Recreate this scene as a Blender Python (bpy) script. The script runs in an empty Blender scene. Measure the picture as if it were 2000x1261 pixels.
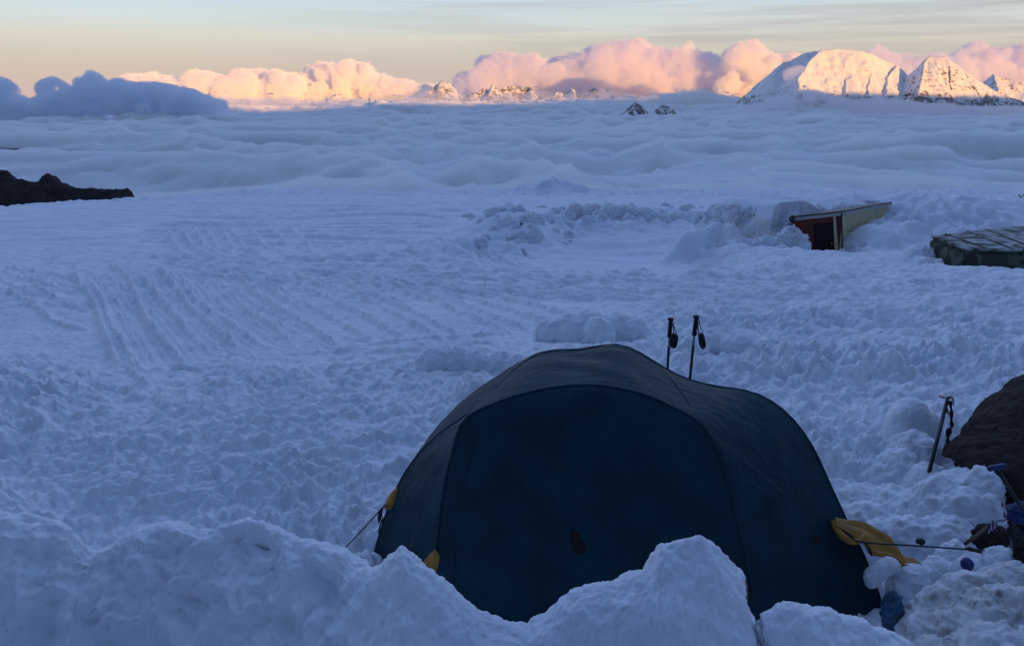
import bpy, bmesh, math, random
import numpy as np
from mathutils import Vector, Matrix, noise as mnoise

sc = bpy.context.scene
R = math.radians
C = sc.collection

# ------------------------------------------------------------------ camera
CAM = np.array([0.0, 0.0, 2.35])
PITCH = R(14.83)
FPX = 1664.0
cam_d = bpy.data.cameras.new('camera'); cam = bpy.data.objects.new('camera', cam_d); C.objects.link(cam)
cam.location = CAM; cam.rotation_euler = (R(90) - PITCH, 0, 0)
cam_d.sensor_width = 36; cam_d.lens = 36 * FPX / 2000.0
cam_d.clip_start = 0.05; cam_d.clip_end = 300000
sc.camera = cam

# ------------------------------------------------------------------ view and render settings
sc.view_settings.view_transform = 'Standard'; sc.view_settings.look = 'None'
sc.view_settings.exposure = 0; sc.view_settings.gamma = 1
sc.cycles.use_denoising = True
sc.cycles.max_bounces = 40; sc.cycles.diffuse_bounces = 3; sc.cycles.glossy_bounces = 2
sc.cycles.volume_bounces = 32; sc.cycles.transparent_max_bounces = 32
sc.cycles.sample_clamp_indirect = 8

# ------------------------------------------------------------------ sun (low behind the camera to the right)
SUN_EL = R(2.6); SUN_AZ = R(-32)          # direction the light travels to: azimuth from +Y towards +X
ld = Vector((math.sin(SUN_AZ) * math.cos(SUN_EL), math.cos(SUN_AZ) * math.cos(SUN_EL), -math.sin(SUN_EL)))
sun_d = bpy.data.lights.new('sun', 'SUN'); sun_d.energy = 5.0; sun_d.angle = R(0.5); sun_d.color = (1.0, 0.49, 0.13)
sun = bpy.data.objects.new('sun', sun_d); C.objects.link(sun)
sun.rotation_euler = ld.to_track_quat('-Z', 'Y').to_euler(); sun.location = (0, -20, 40)

# ------------------------------------------------------------------ world
world = bpy.data.worlds.new('World'); sc.world = world; world.use_nodes = True
def N(nt, t, **kw):
    n = nt.nodes.new(t)
    for k, v in kw.items():
        if k.startswith('i_'):
            n.inputs[k[2:].replace('_', ' ')].default_value = v
        else: setattr(n, k, v)
    return n
def L(nt, a, b): nt.links.new(a, b)
def ramp(nt, stops, interp='LINEAR'):
    n = nt.nodes.new('ShaderNodeValToRGB'); cr = n.color_ramp; cr.interpolation = interp
    while len(cr.elements) > 1: cr.elements.remove(cr.elements[-1])
    cr.elements[0].position = stops[0][0]; cr.elements[0].color = (*stops[0][1], 1)
    for p, c in stops[1:]:
        e = cr.elements.new(p); e.color = (*c, 1)
    return n
def math_n(nt, op, a=None, b=None, clamp=False):
    n = nt.nodes.new('ShaderNodeMath'); n.operation = op; n.use_clamp = clamp
    for i, v in enumerate((a, b)):
        if v is None: continue
        if isinstance(v, (int, float)): n.inputs[i].default_value = v
        else: nt.links.new(v, n.inputs[i])
    return n.outputs[0]
def mix_c(nt, f, a, b, blend='MIX'):
    n = nt.nodes.new('ShaderNodeMix'); n.data_type = 'RGBA'; n.blend_type = blend
    for s, v in ((n.inputs[0], f), (n.inputs[6], a), (n.inputs[7], b)):
        if isinstance(v, (int, float)): s.default_value = v
        elif isinstance(v, tuple): s.default_value = (*v[:3], 1)
        else: nt.links.new(v, s)
    return n.outputs[2]
def srgb(r, g, b):
    f = lambda c: c / 12.92 if c <= 0.04045 else ((c + 0.055) / 1.055) ** 2.4
    return (f(r / 255), f(g / 255), f(b / 255))

wn = world.node_tree; wn.nodes.clear()
wo = N(wn, 'ShaderNodeOutputWorld')
sky = N(wn, 'ShaderNodeTexSky', sky_type='NISHITA', sun_disc=False, sun_elevation=SUN_EL,
        sun_rotation=math.pi + SUN_AZ, altitude=3900, air_density=1.0, dust_density=0.6, ozone_density=2.0)
bg1 = N(wn, 'ShaderNodeBackground'); bg1.inputs[1].default_value = 0.10
L(wn, sky.outputs[0], bg1.inputs[0])
tc = N(wn, 'ShaderNodeTexCoord'); sep = N(wn, 'ShaderNodeSeparateXYZ'); L(wn, tc.outputs['Generated'], sep.inputs[0])
# elevation gradient of the twilight sky (sine of the elevation on the ramp axis, stretched x4 near the horizon)
el = math_n(wn, 'MULTIPLY', sep.outputs[2], 4.0)
SKY_STOPS = [(0.00, srgb(210, 184, 176)), (0.12, srgb(212, 195, 180)), (0.19, srgb(215, 206, 190)), (0.25, srgb(220, 216, 202)),
             (0.32, srgb(214, 224, 222)), (0.44, srgb(200, 222, 238)), (0.70, srgb(130, 160, 205)), (1.0, srgb(74, 98, 158))]
rp = ramp(wn, SKY_STOPS); L(wn, el, rp.inputs[0])
# thin cirrus veils, stretched along the horizon
mp = N(wn, 'ShaderNodeMapping'); mp.inputs['Rotation'].default_value = (0, R(3.0), 0); mp.inputs['Scale'].default_value = (1.2, 1.2, 28)
L(wn, tc.outputs['Generated'], mp.inputs[0])
nz = N(wn, 'ShaderNodeTexNoise'); nz.inputs['Scale'].default_value = 2.6; nz.inputs['Detail'].default_value = 6; nz.inputs['Roughness'].default_value = 0.55
nz.inputs['Distortion'].default_value = 0.3
L(wn, mp.outputs[0], nz.inputs[0])
cr = ramp(wn, [(0.44, (0, 0, 0)), (0.62, (1, 1, 1))]); L(wn, nz.outputs[0], cr.inputs[0])
side = math_n(wn, 'ADD', math_n(wn, 'MULTIPLY', sep.outputs[0], 1.6), 0.55, clamp=True)      # more veil to the right
low = ramp(wn, [(0.0, (0.15,) * 3), (0.12, (0.6,) * 3), (0.3, (1, 1, 1)), (0.9, (0.3,) * 3)]); L(wn, el, low.inputs[0])
cf = math_n(wn, 'MULTIPLY', math_n(wn, 'MULTIPLY', cr.outputs[0], side), low.outputs[0])
cf = math_n(wn, 'MULTIPLY', cf, 0.62)
skyc = mix_c(wn, cf, rp.outputs[0], srgb(172, 170, 172))
skyc = mix_c(wn, math_n(wn, 'MULTIPLY', side, 0.2), skyc, srgb(190, 180, 176))
bg2 = N(wn, 'ShaderNodeBackground'); L(wn, skyc, bg2.inputs[0]); bg2.inputs[1].default_value = 1.0
# the gradient stands in the part of the sky ahead; the high sky is left to the sky texture and a blue of its own
ahead = ramp(wn, [(0.0, (1, 1, 1)), (0.62, (1, 1, 1)), (1.0, (0, 0, 0))], 'EASE'); L(wn, el, ahead.inputs[0])
bg3 = N(wn, 'ShaderNodeBackground'); bg3.inputs[1].default_value = 1.0
# high sky: brightest overhead and ahead, dusky behind the camp
dirf = math_n(wn, 'ADD', math_n(wn, 'MULTIPLY', sep.outputs[1], 0.55), math_n(wn, 'ADD', math_n(wn, 'MULTIPLY', sep.outputs[2], 0.55), 0.25), clamp=True)
hs = ramp(wn, [(0.0, (0.006, 0.01, 0.03)), (0.40, (0.03, 0.05, 0.135)), (0.70, (0.128, 0.195, 0.40)), (0.85, (0.245, 0.35, 0.67)), (1.0, (0.33, 0.46, 0.86))]); L(wn, dirf, hs.inputs[0])
L(wn, hs.outputs[0], bg3.inputs[0])
add = N(wn, 'ShaderNodeAddShader'); L(wn, bg1.outputs[0], add.inputs[0]); L(wn, bg3.outputs[0], add.inputs[1])
mx = N(wn, 'ShaderNodeMixShader'); L(wn, ahead.outputs[0], mx.inputs[0]); L(wn, add.outputs[0], mx.inputs[1]); L(wn, bg2.outputs[0], mx.inputs[2])
bg4 = N(wn, 'ShaderNodeBackground'); bg4.inputs[0].default_value = (0.08, 0.11, 0.22, 1)           # below the horizon: dim blue cloud
gnd = math_n(wn, 'LESS_THAN', sep.outputs[2], -0.04)
mx2 = N(wn, 'ShaderNodeMixShader'); L(wn, gnd, mx2.inputs[0]); L(wn, mx.outputs[0], mx2.inputs[1]); L(wn, bg4.outputs[0], mx2.inputs[2])
L(wn, mx2.outputs[0], wo.inputs[0])

# ------------------------------------------------------------------ helpers
def ray(px, py):
    u = px - 1000.0; v = 630.5 - py
    cp, sp = math.cos(PITCH), math.sin(PITCH)
    return np.array([u, FPX * cp + v * sp, -FPX * sp + v * cp])
def P(px, py, Y):
    """the world point at depth Y that is seen at photo pixel (px, py)"""
    d = ray(px, py)
    return CAM + d * (Y / d[1])
def tag(o, label=None, cat=None, group=None, kind=None):
    if label: o['label'] = label
    if cat: o['category'] = cat
    if group: o['group'] = group
    if kind: o['kind'] = kind
    return o
def empty(name, loc=(0, 0, 0), rz=0):
    o = bpy.data.objects.new(name, None); C.objects.link(o); o.location = loc; o.rotation_euler[2] = rz
    o.empty_display_size = 0.2
    return o
def add_mesh(name, verts, faces, mat=None, parent=None, smooth=True):
    me = bpy.data.meshes.new(name); me.from_pydata([tuple(map(float, v)) for v in verts], [], [tuple(int(i) for i in f) for f in faces])
    if mat: me.materials.append(mat)
    if smooth: me.polygons.foreach_set('use_smooth', np.ones(len(me.polygons), bool))
    me.update(); o = bpy.data.objects.new(name, me); C.objects.link(o)
    if parent: o.parent = parent
    return o
def quad_mesh(name, V, nu, nv, mat, wrap=False, smooth=True, parent=None):
    """V: (nu*nv, 3) grid, u-major"""
    V = np.asarray(V, np.float32).reshape(-1, 3)
    i = np.arange(nu - (0 if wrap else 1)); j = np.arange(nv - 1)
    I, J = np.meshgrid(i, j, indexing='ij'); I2 = (I + 1) % nu
    q = np.stack([I * nv + J, I2 * nv + J, I2 * nv + J + 1, I * nv + J + 1], -1).reshape(-1, 4)
    me = bpy.data.meshes.new(name)
    me.vertices.add(len(V)); me.vertices.foreach_set('co', V.ravel())
    me.loops.add(q.size); me.loops.foreach_set('vertex_index', q.ravel().astype(np.int32))
    me.polygons.add(len(q)); me.polygons.foreach_set('loop_start', np.arange(0, q.size, 4, dtype=np.int32))
    me.update(calc_edges=True)
    if smooth: me.polygons.foreach_set('use_smooth', np.ones(len(q), bool))
    if mat: me.materials.append(mat)
    me.validate(); o = bpy.data.objects.new(name, me); C.objects.link(o)
    if parent: o.parent = parent
    return o
def set_attr(o, name, vals):
    a = o.data.attributes.new(name, 'FLOAT', 'POINT'); a.data.foreach_set('value', np.asarray(vals, np.float32))
def tube(name, pts, rad, mat, parent=None, seg=8, closed=False):
    pts = [Vector(p) for p in pts]; n = len(pts)
    rads = rad if hasattr(rad, '__len__') else [rad] * n
    V = []; F = []; up = Vector((0.02, 0.05, 1)).normalized(); prev = None
    for i, p in enumerate(pts):
        t = (pts[min(i + 1, n - 1)] - pts[max(i - 1, 0)]).normalized()
        a = (prev - t * prev.dot(t)) if prev is not None else (up - t * up.dot(t))
        if a.length < 1e-4: a = Vector((1, 0, 0)) - t * t.x
        a.normalize(); prev = a; b = t.cross(a)
        for k in range(seg):
            w = 2 * math.pi * k / seg; V.append(p + (a * math.cos(w) + b * math.sin(w)) * rads[i])
    for i in range(n - 1):
        for k in range(seg):
            k2 = (k + 1) % seg; F.append((i * seg + k, i * seg + k2, (i + 1) * seg + k2, (i + 1) * seg + k))
    F.append(tuple(range(seg))[::-1]); F.append(tuple((n - 1) * seg + k for k in range(seg)))
    return add_mesh(name, V, F, mat, parent)
def spline(pts, n):
    """Catmull-Rom through pts, n samples"""
    p = np.asarray(pts, float); m = len(p)
    d = np.r_[0, np.cumsum(np.sqrt(np.linalg.norm(np.diff(p, axis=0), axis=1)))]
    t = np.linspace(0, d[-1], n); out = np.zeros((n, p.shape[1]))
    tg = np.zeros_like(p); tg[1:-1] = (p[2:] - p[:-2]) / (d[2:] - d[:-2])[:, None]
    tg[0] = (p[1] - p[0]) / (d[1] - d[0]); tg[-1] = (p[-1] - p[-2]) / (d[-1] - d[-2])
    k = np.clip(np.searchsorted(d, t, side='right') - 1, 0, m - 2)
    h = (d[k + 1] - d[k]); s = (t - d[k]) / h
    s = s[:, None]; h = h[:, None]
    return ((2 * s**3 - 3 * s**2 + 1) * p[k] + (s**3 - 2 * s**2 + s) * h * tg[k] + (-2 * s**3 + 3 * s**2) * p[k + 1] + (s**3 - s**2) * h * tg[k + 1])

# ---- vectorised noise
def _h(*a, seed=0):
    """integer lattice hash -> uint32"""
    h = np.full(a[0].shape, (seed * 0x9E3779B1 + 0x7F4A7C15) & 0xFFFFFFFF, np.uint32)
    for k, v in enumerate(a):
        h ^= v.astype(np.int64).astype(np.uint32) * np.uint32((0x85EBCA6B, 0xC2B2AE35, 0x27D4EB2F)[k])
        h = (h ^ (h >> np.uint32(15))) * np.uint32(0x2C1B3C6D)
        h = (h ^ (h >> np.uint32(12))) * np.uint32(0x297A2D39)
    return h ^ (h >> np.uint32(15))
def _u(h): return h.astype(np.float32) * np.float32(1 / 4294967296.0)
def gn2(x, y, seed=0):
    xi = np.floor(x); yi = np.floor(y); fx = (x - xi).astype(np.float32); fy = (y - yi).astype(np.float32)
    u = fx**3 * (fx * (fx * 6 - 15) + 10); v = fy**3 * (fy * (fy * 6 - 15) + 10)
    r = []
    for dx in (0, 1):
        for dy in (0, 1):
            a = _u(_h(xi + dx, yi + dy, seed=seed)) * 6.2831853
            r.append(np.cos(a) * (fx - dx) + np.sin(a) * (fy - dy))
    return ((r[0] * (1 - v) + r[1] * v) * (1 - u) + (r[2] * (1 - v) + r[3] * v) * u) * 1.5
def fbm2(x, y, seed=0, octs=4, gain=0.5, lac=2.03):
    s = 0; a = 1.0
    for k in range(octs):
        s = s + a * gn2(x, y, seed + k * 17); x = x * lac + 3.7; y = y * lac - 1.3; a *= gain
    return s
def gn3(x, y, z, seed=0):
    xi = np.floor(x); yi = np.floor(y); zi = np.floor(z)
    f = [(x - xi).astype(np.float32), (y - yi).astype(np.float32), (z - zi).astype(np.float32)]
    w = [t**3 * (t * (t * 6 - 15) + 10) for t in f]
    s = 0
    for dx in (0, 1):
        for dy in (0, 1):
            for dz in (0, 1):
                h = _h(xi + dx, yi + dy, zi + dz, seed=seed)
                a = _u(h) * 6.2831853; b = _u(h * np.uint32(747796405) + np.uint32(289133645)) * 2 - 1; c = np.sqrt(1 - b * b)
                g = np.cos(a) * c * (f[0] - dx) + np.sin(a) * c * (f[1] - dy) + b * (f[2] - dz)
                s = s + g * (w[0] if dx else 1 - w[0]) * (w[1] if dy else 1 - w[1]) * (w[2] if dz else 1 - w[2])
    return s * 1.5
def fbm3(p, scale, seed=0, octs=4, gain=0.5, lac=2.1, billow=False):
    x, y, z = (p[:, k] / scale for k in range(3)); s = 0; a = 1.0
    for k in range(octs):
        g = gn3(x, y, z, seed + 31 * k); s = s + a * (np.abs(g) if billow else g)
        x = x * lac + 5.1; y = y * lac + 1.7; z = z * lac - 2.9; a *= gain
    return s
def worley2(x, y, seed=0):
    """F1, F2, random value of the nearest cell"""
    xi = np.floor(x); yi = np.floor(y)
    f1 = np.full(x.shape, 9.0, np.float32); f2 = f1.copy(); rid = np.zeros(x.shape, np.float32)
    for dx in (-1, 0, 1):
        for dy in (-1, 0, 1):
            h = _h(xi + dx, yi + dy, seed=seed)
            jx = _u(h); jy = _u(h * np.uint32(1664525) + np.uint32(1013904223)); rv = _u(h * np.uint32(22695477) + np.uint32(12345))
            d = np.hypot(xi + dx + jx - x, yi + dy + jy - y).astype(np.float32)
            m = d < f1; f2 = np.where(m, f1, np.minimum(f2, d)); rid = np.where(m, rv, rid); f1 = np.where(m, d, f1)
    return f1, f2, rid
def lumps(x, y, s, seed, fill=0.9):
    """rounded clods: parabolic bumps blended with a soft maximum, so the creases stay soft"""
    x = x / s; y = y / s; xi = np.floor(x); yi = np.floor(y); acc = np.zeros(x.shape, np.float32)
    for dx in (-1, 0, 1):
        for dy in (-1, 0, 1):
            h = _h(xi + dx, yi + dy, seed=seed)
            jx = _u(h); jy = _u(h * np.uint32(1664525) + np.uint32(1013904223)); rv = _u(h * np.uint32(22695477) + np.uint32(12345))
            rr = 0.55 + 0.45 * rv
            q = (((xi + dx + jx - x)**2 + (yi + dy + jy - y)**2) / rr**2).astype(np.float32)
            acc += (np.clip(1 - q, 0, 1) * (rv > 1 - fill) * (0.35 + 0.65 * rv))**3
    return acc**(1 / 3.0)
def ss(a, b, x):
    t = np.clip((x - a) / (b - a), 0, 1); return t * t * (3 - 2 * t)
def smax(a, b, k):
    return 0.5 * (a + b + np.sqrt((a - b)**2 + k * k))

# ================================================================== MATERIALS
def new_mat(name):
    m = bpy.data.materials.new(name); m.use_nodes = True; nt = m.node_tree
    return m, nt, nt.nodes['Principled BSDF']
def simple(name, col, rough=0.6, metal=0.0, spec=0.4, bump=None, var=0.0, vscale=8.0, coat=0.0):
    m, nt, b = new_mat(name)
    b.inputs['Roughness'].default_value = rough; b.inputs['Metallic'].default_value = metal
    b.inputs['Specular IOR Level'].default_value = spec; b.inputs['Coat Weight'].default_value = coat
    tc = N(nt, 'ShaderNodeTexCoord')
    nz = N(nt, 'ShaderNodeTexNoise'); nz.inputs['Scale'].default_value = vscale; nz.inputs['Detail'].default_value = 5
    L(nt, tc.outputs['Object'], nz.inputs[0])
    rpn = ramp(nt, [(0.3, tuple(c * (1 - var) for c in col)), (0.7, tuple(min(1, c * (1 + var)) for c in col))]); L(nt, nz.outputs[0], rpn.inputs[0])
    L(nt, rpn.outputs[0], b.inputs['Base Color'])
    if bump:
        n2 = N(nt, 'ShaderNodeTexNoise'); n2.inputs['Scale'].default_value = bump[0]; n2.inputs['Detail'].default_value = 4
        L(nt, tc.outputs['Object'], n2.inputs[0])
        bp = N(nt, 'ShaderNodeBump'); bp.inputs['Strength'].default_value = bump[1]; bp.inputs['Distance'].default_value = bump[2]
        L(nt, n2.outputs[0], bp.inputs['Height']); L(nt, bp.outputs[0], b.inputs['Normal'])
    return m

def cloud_surface(name, col):
    m, nt, b = new_mat(name)
    b.inputs['Base Color'].default_value = (*col, 1); b.inputs['Roughness'].default_value = 1.0; b.inputs['Specular IOR Level'].default_value = 0.0
    return m
def cloud_volume(name, dens, col=(0.98, 0.98, 0.99), aniso=0.2):
    m = bpy.data.materials.new(name); m.use_nodes = True; nt = m.node_tree; nt.nodes.clear()
    o = N(nt, 'ShaderNodeOutputMaterial'); v = N(nt, 'ShaderNodeVolumePrincipled')
    v.inputs['Color'].default_value = (*col, 1); v.inputs['Density'].default_value = dens; v.inputs['Anisotropy'].default_value = aniso
    L(nt, v.outputs[0], o.inputs['Volume'])
    return m
M = {}
M['cloud_sea'] = cloud_surface('cloud_sea', (0.80, 0.81, 0.84))
M['cloud_vol'] = cloud_volume('cloud_vol', 0.0038, (1, 0.988, 0.978), -0.35); M['wisp_vol'] = cloud_volume('wisp_vol', 0.0024, (0.985, 0.968, 0.988), -0.2); M['dusk_vol'] = cloud_volume('dusk_vol', 0.0090, (0.93, 0.95, 0.98), 0.1); M['mist2_vol'] = cloud_volume('mist2_vol', 0.0013, (0.99, 0.98, 1.0), -0.1); M['mist_vol'] = cloud_volume('mist_vol', 0.0006, (0.99, 0.97, 1.0), -0.1)
M['deck_vol'] = cloud_volume('deck_vol', 0.034, (1.0,1.0,1.0), -0.2)

def mountain_mat():
    m, nt, b = new_mat('mountain_snow_and_rock')
    geo = N(nt, 'ShaderNodeNewGeometry'); sp = N(nt, 'ShaderNodeSeparateXYZ'); L(nt, geo.outputs['True Normal'], sp.inputs[0])
    nz = N(nt, 'ShaderNodeTexNoise'); nz.inputs['Scale'].default_value = 0.006; nz.inputs['Detail'].default_value = 7; nz.inputs['Roughness'].default_value = 0.65
    mp = N(nt, 'ShaderNodeMapping'); mp.inputs['Scale'].default_value = (1, 1, 2.2); L(nt, geo.outputs['Position'], mp.inputs[0]); L(nt, mp.outputs[0], nz.inputs[0])
    at = N(nt, 'ShaderNodeAttribute', attribute_name='rock')
    f = math_n(nt, 'ADD', math_n(nt, 'MULTIPLY', math_n(nt, 'SUBTRACT', nz.outputs[0], 0.5), 1.6), math_n(nt, 'SUBTRACT', 0.66, sp.outputs[2]))
    f = math_n(nt, 'ADD', f, at.outputs['Fac'])
    rp = ramp(nt, [(0.0, (0.88, 0.88, 0.88)), (0.12, (0.78, 0.78, 0.78)), (0.26, (0.25, 0.23, 0.225)), (1.0, (0.14, 0.125, 0.125))]); L(nt, f, rp.inputs[0])
    L(nt, rp.outputs[0], b.inputs['Base Color']); b.inputs['Roughness'].default_value = 0.9; b.inputs['Specular IOR Level'].default_value = 0.1
    return m
M['mountain'] = mountain_mat()

# ================================================================== SEA OF CLOUDS
DECK = -500.0
def deck_h(x, y):
    r = np.hypot(x, y)
    wx = x + 700 * gn2(x / 2600, y / 2600, 5); wy = y + 700 * gn2(x / 2600, y / 2600, 6)
    big = gn2(wx / 5200, wy / 3000, 11) * 60
    a = 1.0 - np.abs(gn2(wx / 2300 , wy / 1250, 12)) * 2.0          # billow: round tops, creased valleys
    b = 1.0 - np.abs(gn2(wx / 900 + 9, wy / 640, 13)) * 1.8
    w2x = wx + 120 * gn2(x / 400, y / 400, 15); w2y = wy + 120 * gn2(x / 400, y / 400, 16)
    roll = (1 - np.abs(gn2(w2x / 3600, w2y / 1600, 21)) * 2.2) * 150 - 20
    mid = (0.42 - np.abs(gn2(w2x / 1150, w2y / 800, 22)) * 1.3) * 165
    small = (0.3 - np.abs(gn2(w2x / 460, w2y / 380, 23))) * 85
    fine = np.abs(gn2(w2x / 190, w2y / 170, 24)) * -32 + np.abs(gn2(w2x / 80, w2y / 80, 25)) * -15 * (r < 14000)
    patch = ss(-0.5, 0.5, gn2(x / 3000 + 4, y / 2500, 31))
    h = DECK + big + roll + mid * (0.5 + patch) + small * (0.4 + 0.8 * patch) + fine
    # banks of higher stratus towards the foot of the far range
    th = np.degrees(np.arctan2(x, y))
    bank = ss(16500, 23500, y) * ss(-17, -9, th) * (1 - ss(19.0, 24, th)) * (170 + 110 * gn2(x / 3800, y / 1500, 41))
    bank = bank + ss(26000, 31000, y) * (120 + 80 * gn2(x / 4500, y / 1500, 43))
    # the cloud laps thinly against the foot of the camp's own mountain, and opens over dark rocks on the left
    return h + bank
def polar_grid(th0, th1, nth, r0, r1, nr):
    th = np.linspace(th0, th1, nth); rr = np.exp(np.linspace(math.log(r0), math.log(r1), nr))
    T, RR = np.meshgrid(th, rr, indexing='ij')
    return RR * np.sin(T), RR * np.cos(T)
X, Y = polar_grid(R(-46), R(46), 1300, 2200, 60000, 800)
Z = deck_h(X, Y)
# closed body: the rolling top, then a flat underside
Xb = np.concatenate([X[:, :1], X, X[:, -1:]], 1); Yb = np.concatenate([Y[:, :1], Y, Y[:, -1:]], 1)
Zb = np.concatenate([Z[:, :1] * 0 - 1100, Z, Z[:, -1:] * 0 - 1100], 1)
cs = quad_mesh('cloud_sea', np.stack([Xb, Yb, Zb], -1), 1300, 802, M['deck_vol']); tag(cs, kind='structure')
me = cs.data
bm = bmesh.new(); bm.from_mesh(me); bd = [e for e in bm.edges if e.is_boundary]
bmesh.ops.holes_fill(bm, edges=bd); bm.to_mesh(me); bm.free()

# ================================================================== MOUNTAINS
def ridge_field(X, Y, ridges, seed, base=-900, gully=110):
    best = np.full(X.shape, -1e9); bs = np.zeros(X.shape); bt = np.zeros(X.shape)
    wx = X + 90 * fbm2(X / 700, Y / 700, seed, 3); wy = Y + 90 * fbm2(X / 700, Y / 700, seed + 5, 3)
    off = 0
    for rd in ridges:
        pts = [P(*p) for p in rd['p']]; sl = rd.get('s', 1.0)
        for a, b in zip(pts[:-1], pts[1:]):
            d = b[:2] - a[:2]; l2 = (d**2).sum()
            t = np.clip(((wx - a[0]) * d[0] + (wy - a[1]) * d[1]) / l2, 0, 1)
            dist = np.hypot(wx - a[0] - t * d[0], wy - a[1] - t * d[1])
            z = a[2] + t * (b[2] - a[2]) - sl * dist * (1 + 0.00012 * dist) + 14 * np.exp(-dist / 60)
            m = z > best
            best = np.where(m, z, best); bs = np.where(m, dist, bs); bt = np.where(m, off + t * math.sqrt(l2), bt)
            off += math.sqrt(l2)
        off += 5000
    s = np.minimum(1, bs / 260)
    g = 1 - np.abs(gn2(bt / 210, bs / 900, seed + 9)) * 2
    g2 = 1 - np.abs(gn2(bt / 90, bs / 420, seed + 10)) * 2
    f = fbm2(X / 160, Y / 160, seed + 11, 4, 0.55)
    return best - gully * (1 - g) * 0.5 * s - gully * 0.35 * (1 - g2) * 0.5 * s + f * 22 * (0.35 + 0.65 * s)
def mountain(name, ridges, x0, x1, y0, y1, step, seed, label, rock=0.0, gully=110, cat='mountain', rockfn=None):
    nx = int((x1 - x0) / step) + 1; ny = int((y1 - y0) / step) + 1
    X, Y = np.meshgrid(np.linspace(x0, x1, nx), np.linspace(y0, y1, ny), indexing='ij')
    Z = np.maximum(ridge_field(X, Y, ridges, seed, gully=gully), -1500)
    o = quad_mesh(name, np.stack([X, Y, Z], -1), nx, ny, M['mountain'])
    rv = np.full(X.shape, rock) if rockfn is None else rockfn(X, Y, Z)
    set_attr(o, 'rock', rv.ravel())
    tag(o, label, cat, kind='structure'); return o
def px_x(px, Y): return P(px, 160, Y)[0]
dome = [dict(p=[(1425, 215, 23900), (1450, 192, 23700), (1480, 163, 23500), (1510, 140, 23200), (1530, 123, 23000), (1556, 113, 22900), (1578, 104, 22700), (1605, 99, 22500),
                (1640, 96, 22500), (1672, 99, 22550), (1700, 106, 22600), (1728, 118, 22700), (1752, 127, 22700), (1764, 140, 22800), (1772, 160, 22950)], s=0.95),
        dict(p=[(1605, 99, 22500), (1590, 112, 22150), (1572, 130, 21800), (1560, 160, 21300), (1545, 205, 20600)], s=0.9),
        dict(p=[(1752, 127, 22700), (1742, 142, 22300), (1734, 165, 21850), (1722, 210, 21200)], s=0.95),
        dict(p=[(1660, 118, 22300), (1655, 150, 21850), (1650, 205, 21100)], s=0.85),
        dict(p=[(1700, 120, 22400), (1700, 160, 21800), (1695, 210, 21100)], s=0.9)]
twin = [dict(p=[(1740, 196, 23300), (1762, 172, 23100), (1780, 150, 22800), (1797, 130, 22500), (1815, 112, 22300), (1832, 113, 22300), (1850, 111, 22300), (1862, 120, 22300),
                (1884, 138, 22300), (1905, 156, 22350), (1925, 168, 22400), (1960, 186, 22500), (2010, 205, 22600), (2080, 235, 22700)], s=1.0),
        dict(p=[(1815, 112, 22300), (1804, 135, 22000), (1795, 165, 21600), (1786, 210, 21000)], s=1.15),
        dict(p=[(1862, 120, 22300), (1862, 150, 21900), (1850, 210, 21200)], s=1.15),
        dict(p=[(1884, 138, 22300), (1892, 165, 21900), (1880, 212, 21200)], s=1.2),
        dict(p=[(1925, 168, 22400), (1925, 190, 22000), (1915, 215, 21500)], s=1.2)]
mountain('mountain', dome, px_x(1390, 24000), px_x(1800, 22500), 19800, 25500, 20, 3,
         'large snow dome in golden light with a shaded left flank', gully=60, rockfn=lambda X, Y, Z: -0.22 + 0.40 * ss(350, -250, Z))
mountain('mountain', twin, px_x(1715, 22500), px_x(2110, 22500), 20200, 25500, 20, 7,
         'sharper twin peak right of the snow dome with dark rock ribs', rockfn=lambda X, Y, Z: -0.11 + 0.30 * ss(250, -250, Z))
mountain('mountain', [dict(p=[(1890, 180, 31000), (1915, 163, 31000), (1940, 145, 31000), (1952, 150, 31000), (1966, 154, 31000), (1985, 160, 30800), (2015, 170, 30600), (2060, 165, 30600)], s=0.8),
                      dict(p=[(1940, 145, 31000), (1950, 175, 30000), (1955, 205, 29300)], s=0.9)],
         px_x(1870, 31000), px_x(2080, 31000), 28500, 33000, 40, 11, 'distant pink peak at the right edge behind the twin peak')
row = []
rp_ = [(822, 200), (836, 182), (850, 167), (862, 157), (872, 160), (884, 172), (897, 182), (908, 190), (918, 180), (928, 184), (942, 172), (952, 178), (964, 164), (974, 176),
       (990, 170), (1004, 168), (1022, 171), (1036, 170), (1046, 180), (1060, 192), (1078, 190), (1092, 180), (1104, 184), (1117, 172), (1126, 184), (1142, 186), (1150, 176),
       (1160, 172), (1172, 178), (1186, 174), (1196, 184), (1215, 205)]
rng = random.Random(4)
row.append(dict(p=[(a, b, 29000 + rng.uniform(-350, 350)) for a, b in rp_], s=1.25))
for a, b in rp_[2:-2:3]:
    row.append(dict(p=[(a, b, 29000), (a + rng.uniform(-6, 10), b + 22, 28500), (a + rng.uniform(-14, 14), b + 52, 27900)], s=1.2))
mountain('mountain_range', row, px_x(800, 29000), px_x(1235, 29000), 27300, 31000, 24, 13, 'row of small jagged snowy peaks under the mauve clouds in the middle', gully=150, cat='mountain range', rock=0.0)
mountain('mountain', [dict(p=[(1196, 235, 17000), (1215, 219, 17000), (1228, 208, 17000), (1240, 199, 17000), (1250, 205, 17000), (1262, 211, 17000), (1275, 232, 17000)], s=1.0),
                      dict(p=[(1240, 199, 17000), (1234, 215, 16700), (1225, 240, 16300)], s=1.0), dict(p=[(1262, 211, 17000), (1262, 240, 16500)], s=1.0)],
         px_x(1180, 17000), px_x(1290, 17000), 15800, 18300, 16, 17, 'small blue pyramid peak standing out of the cloud sea', rock=0.12)
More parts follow.
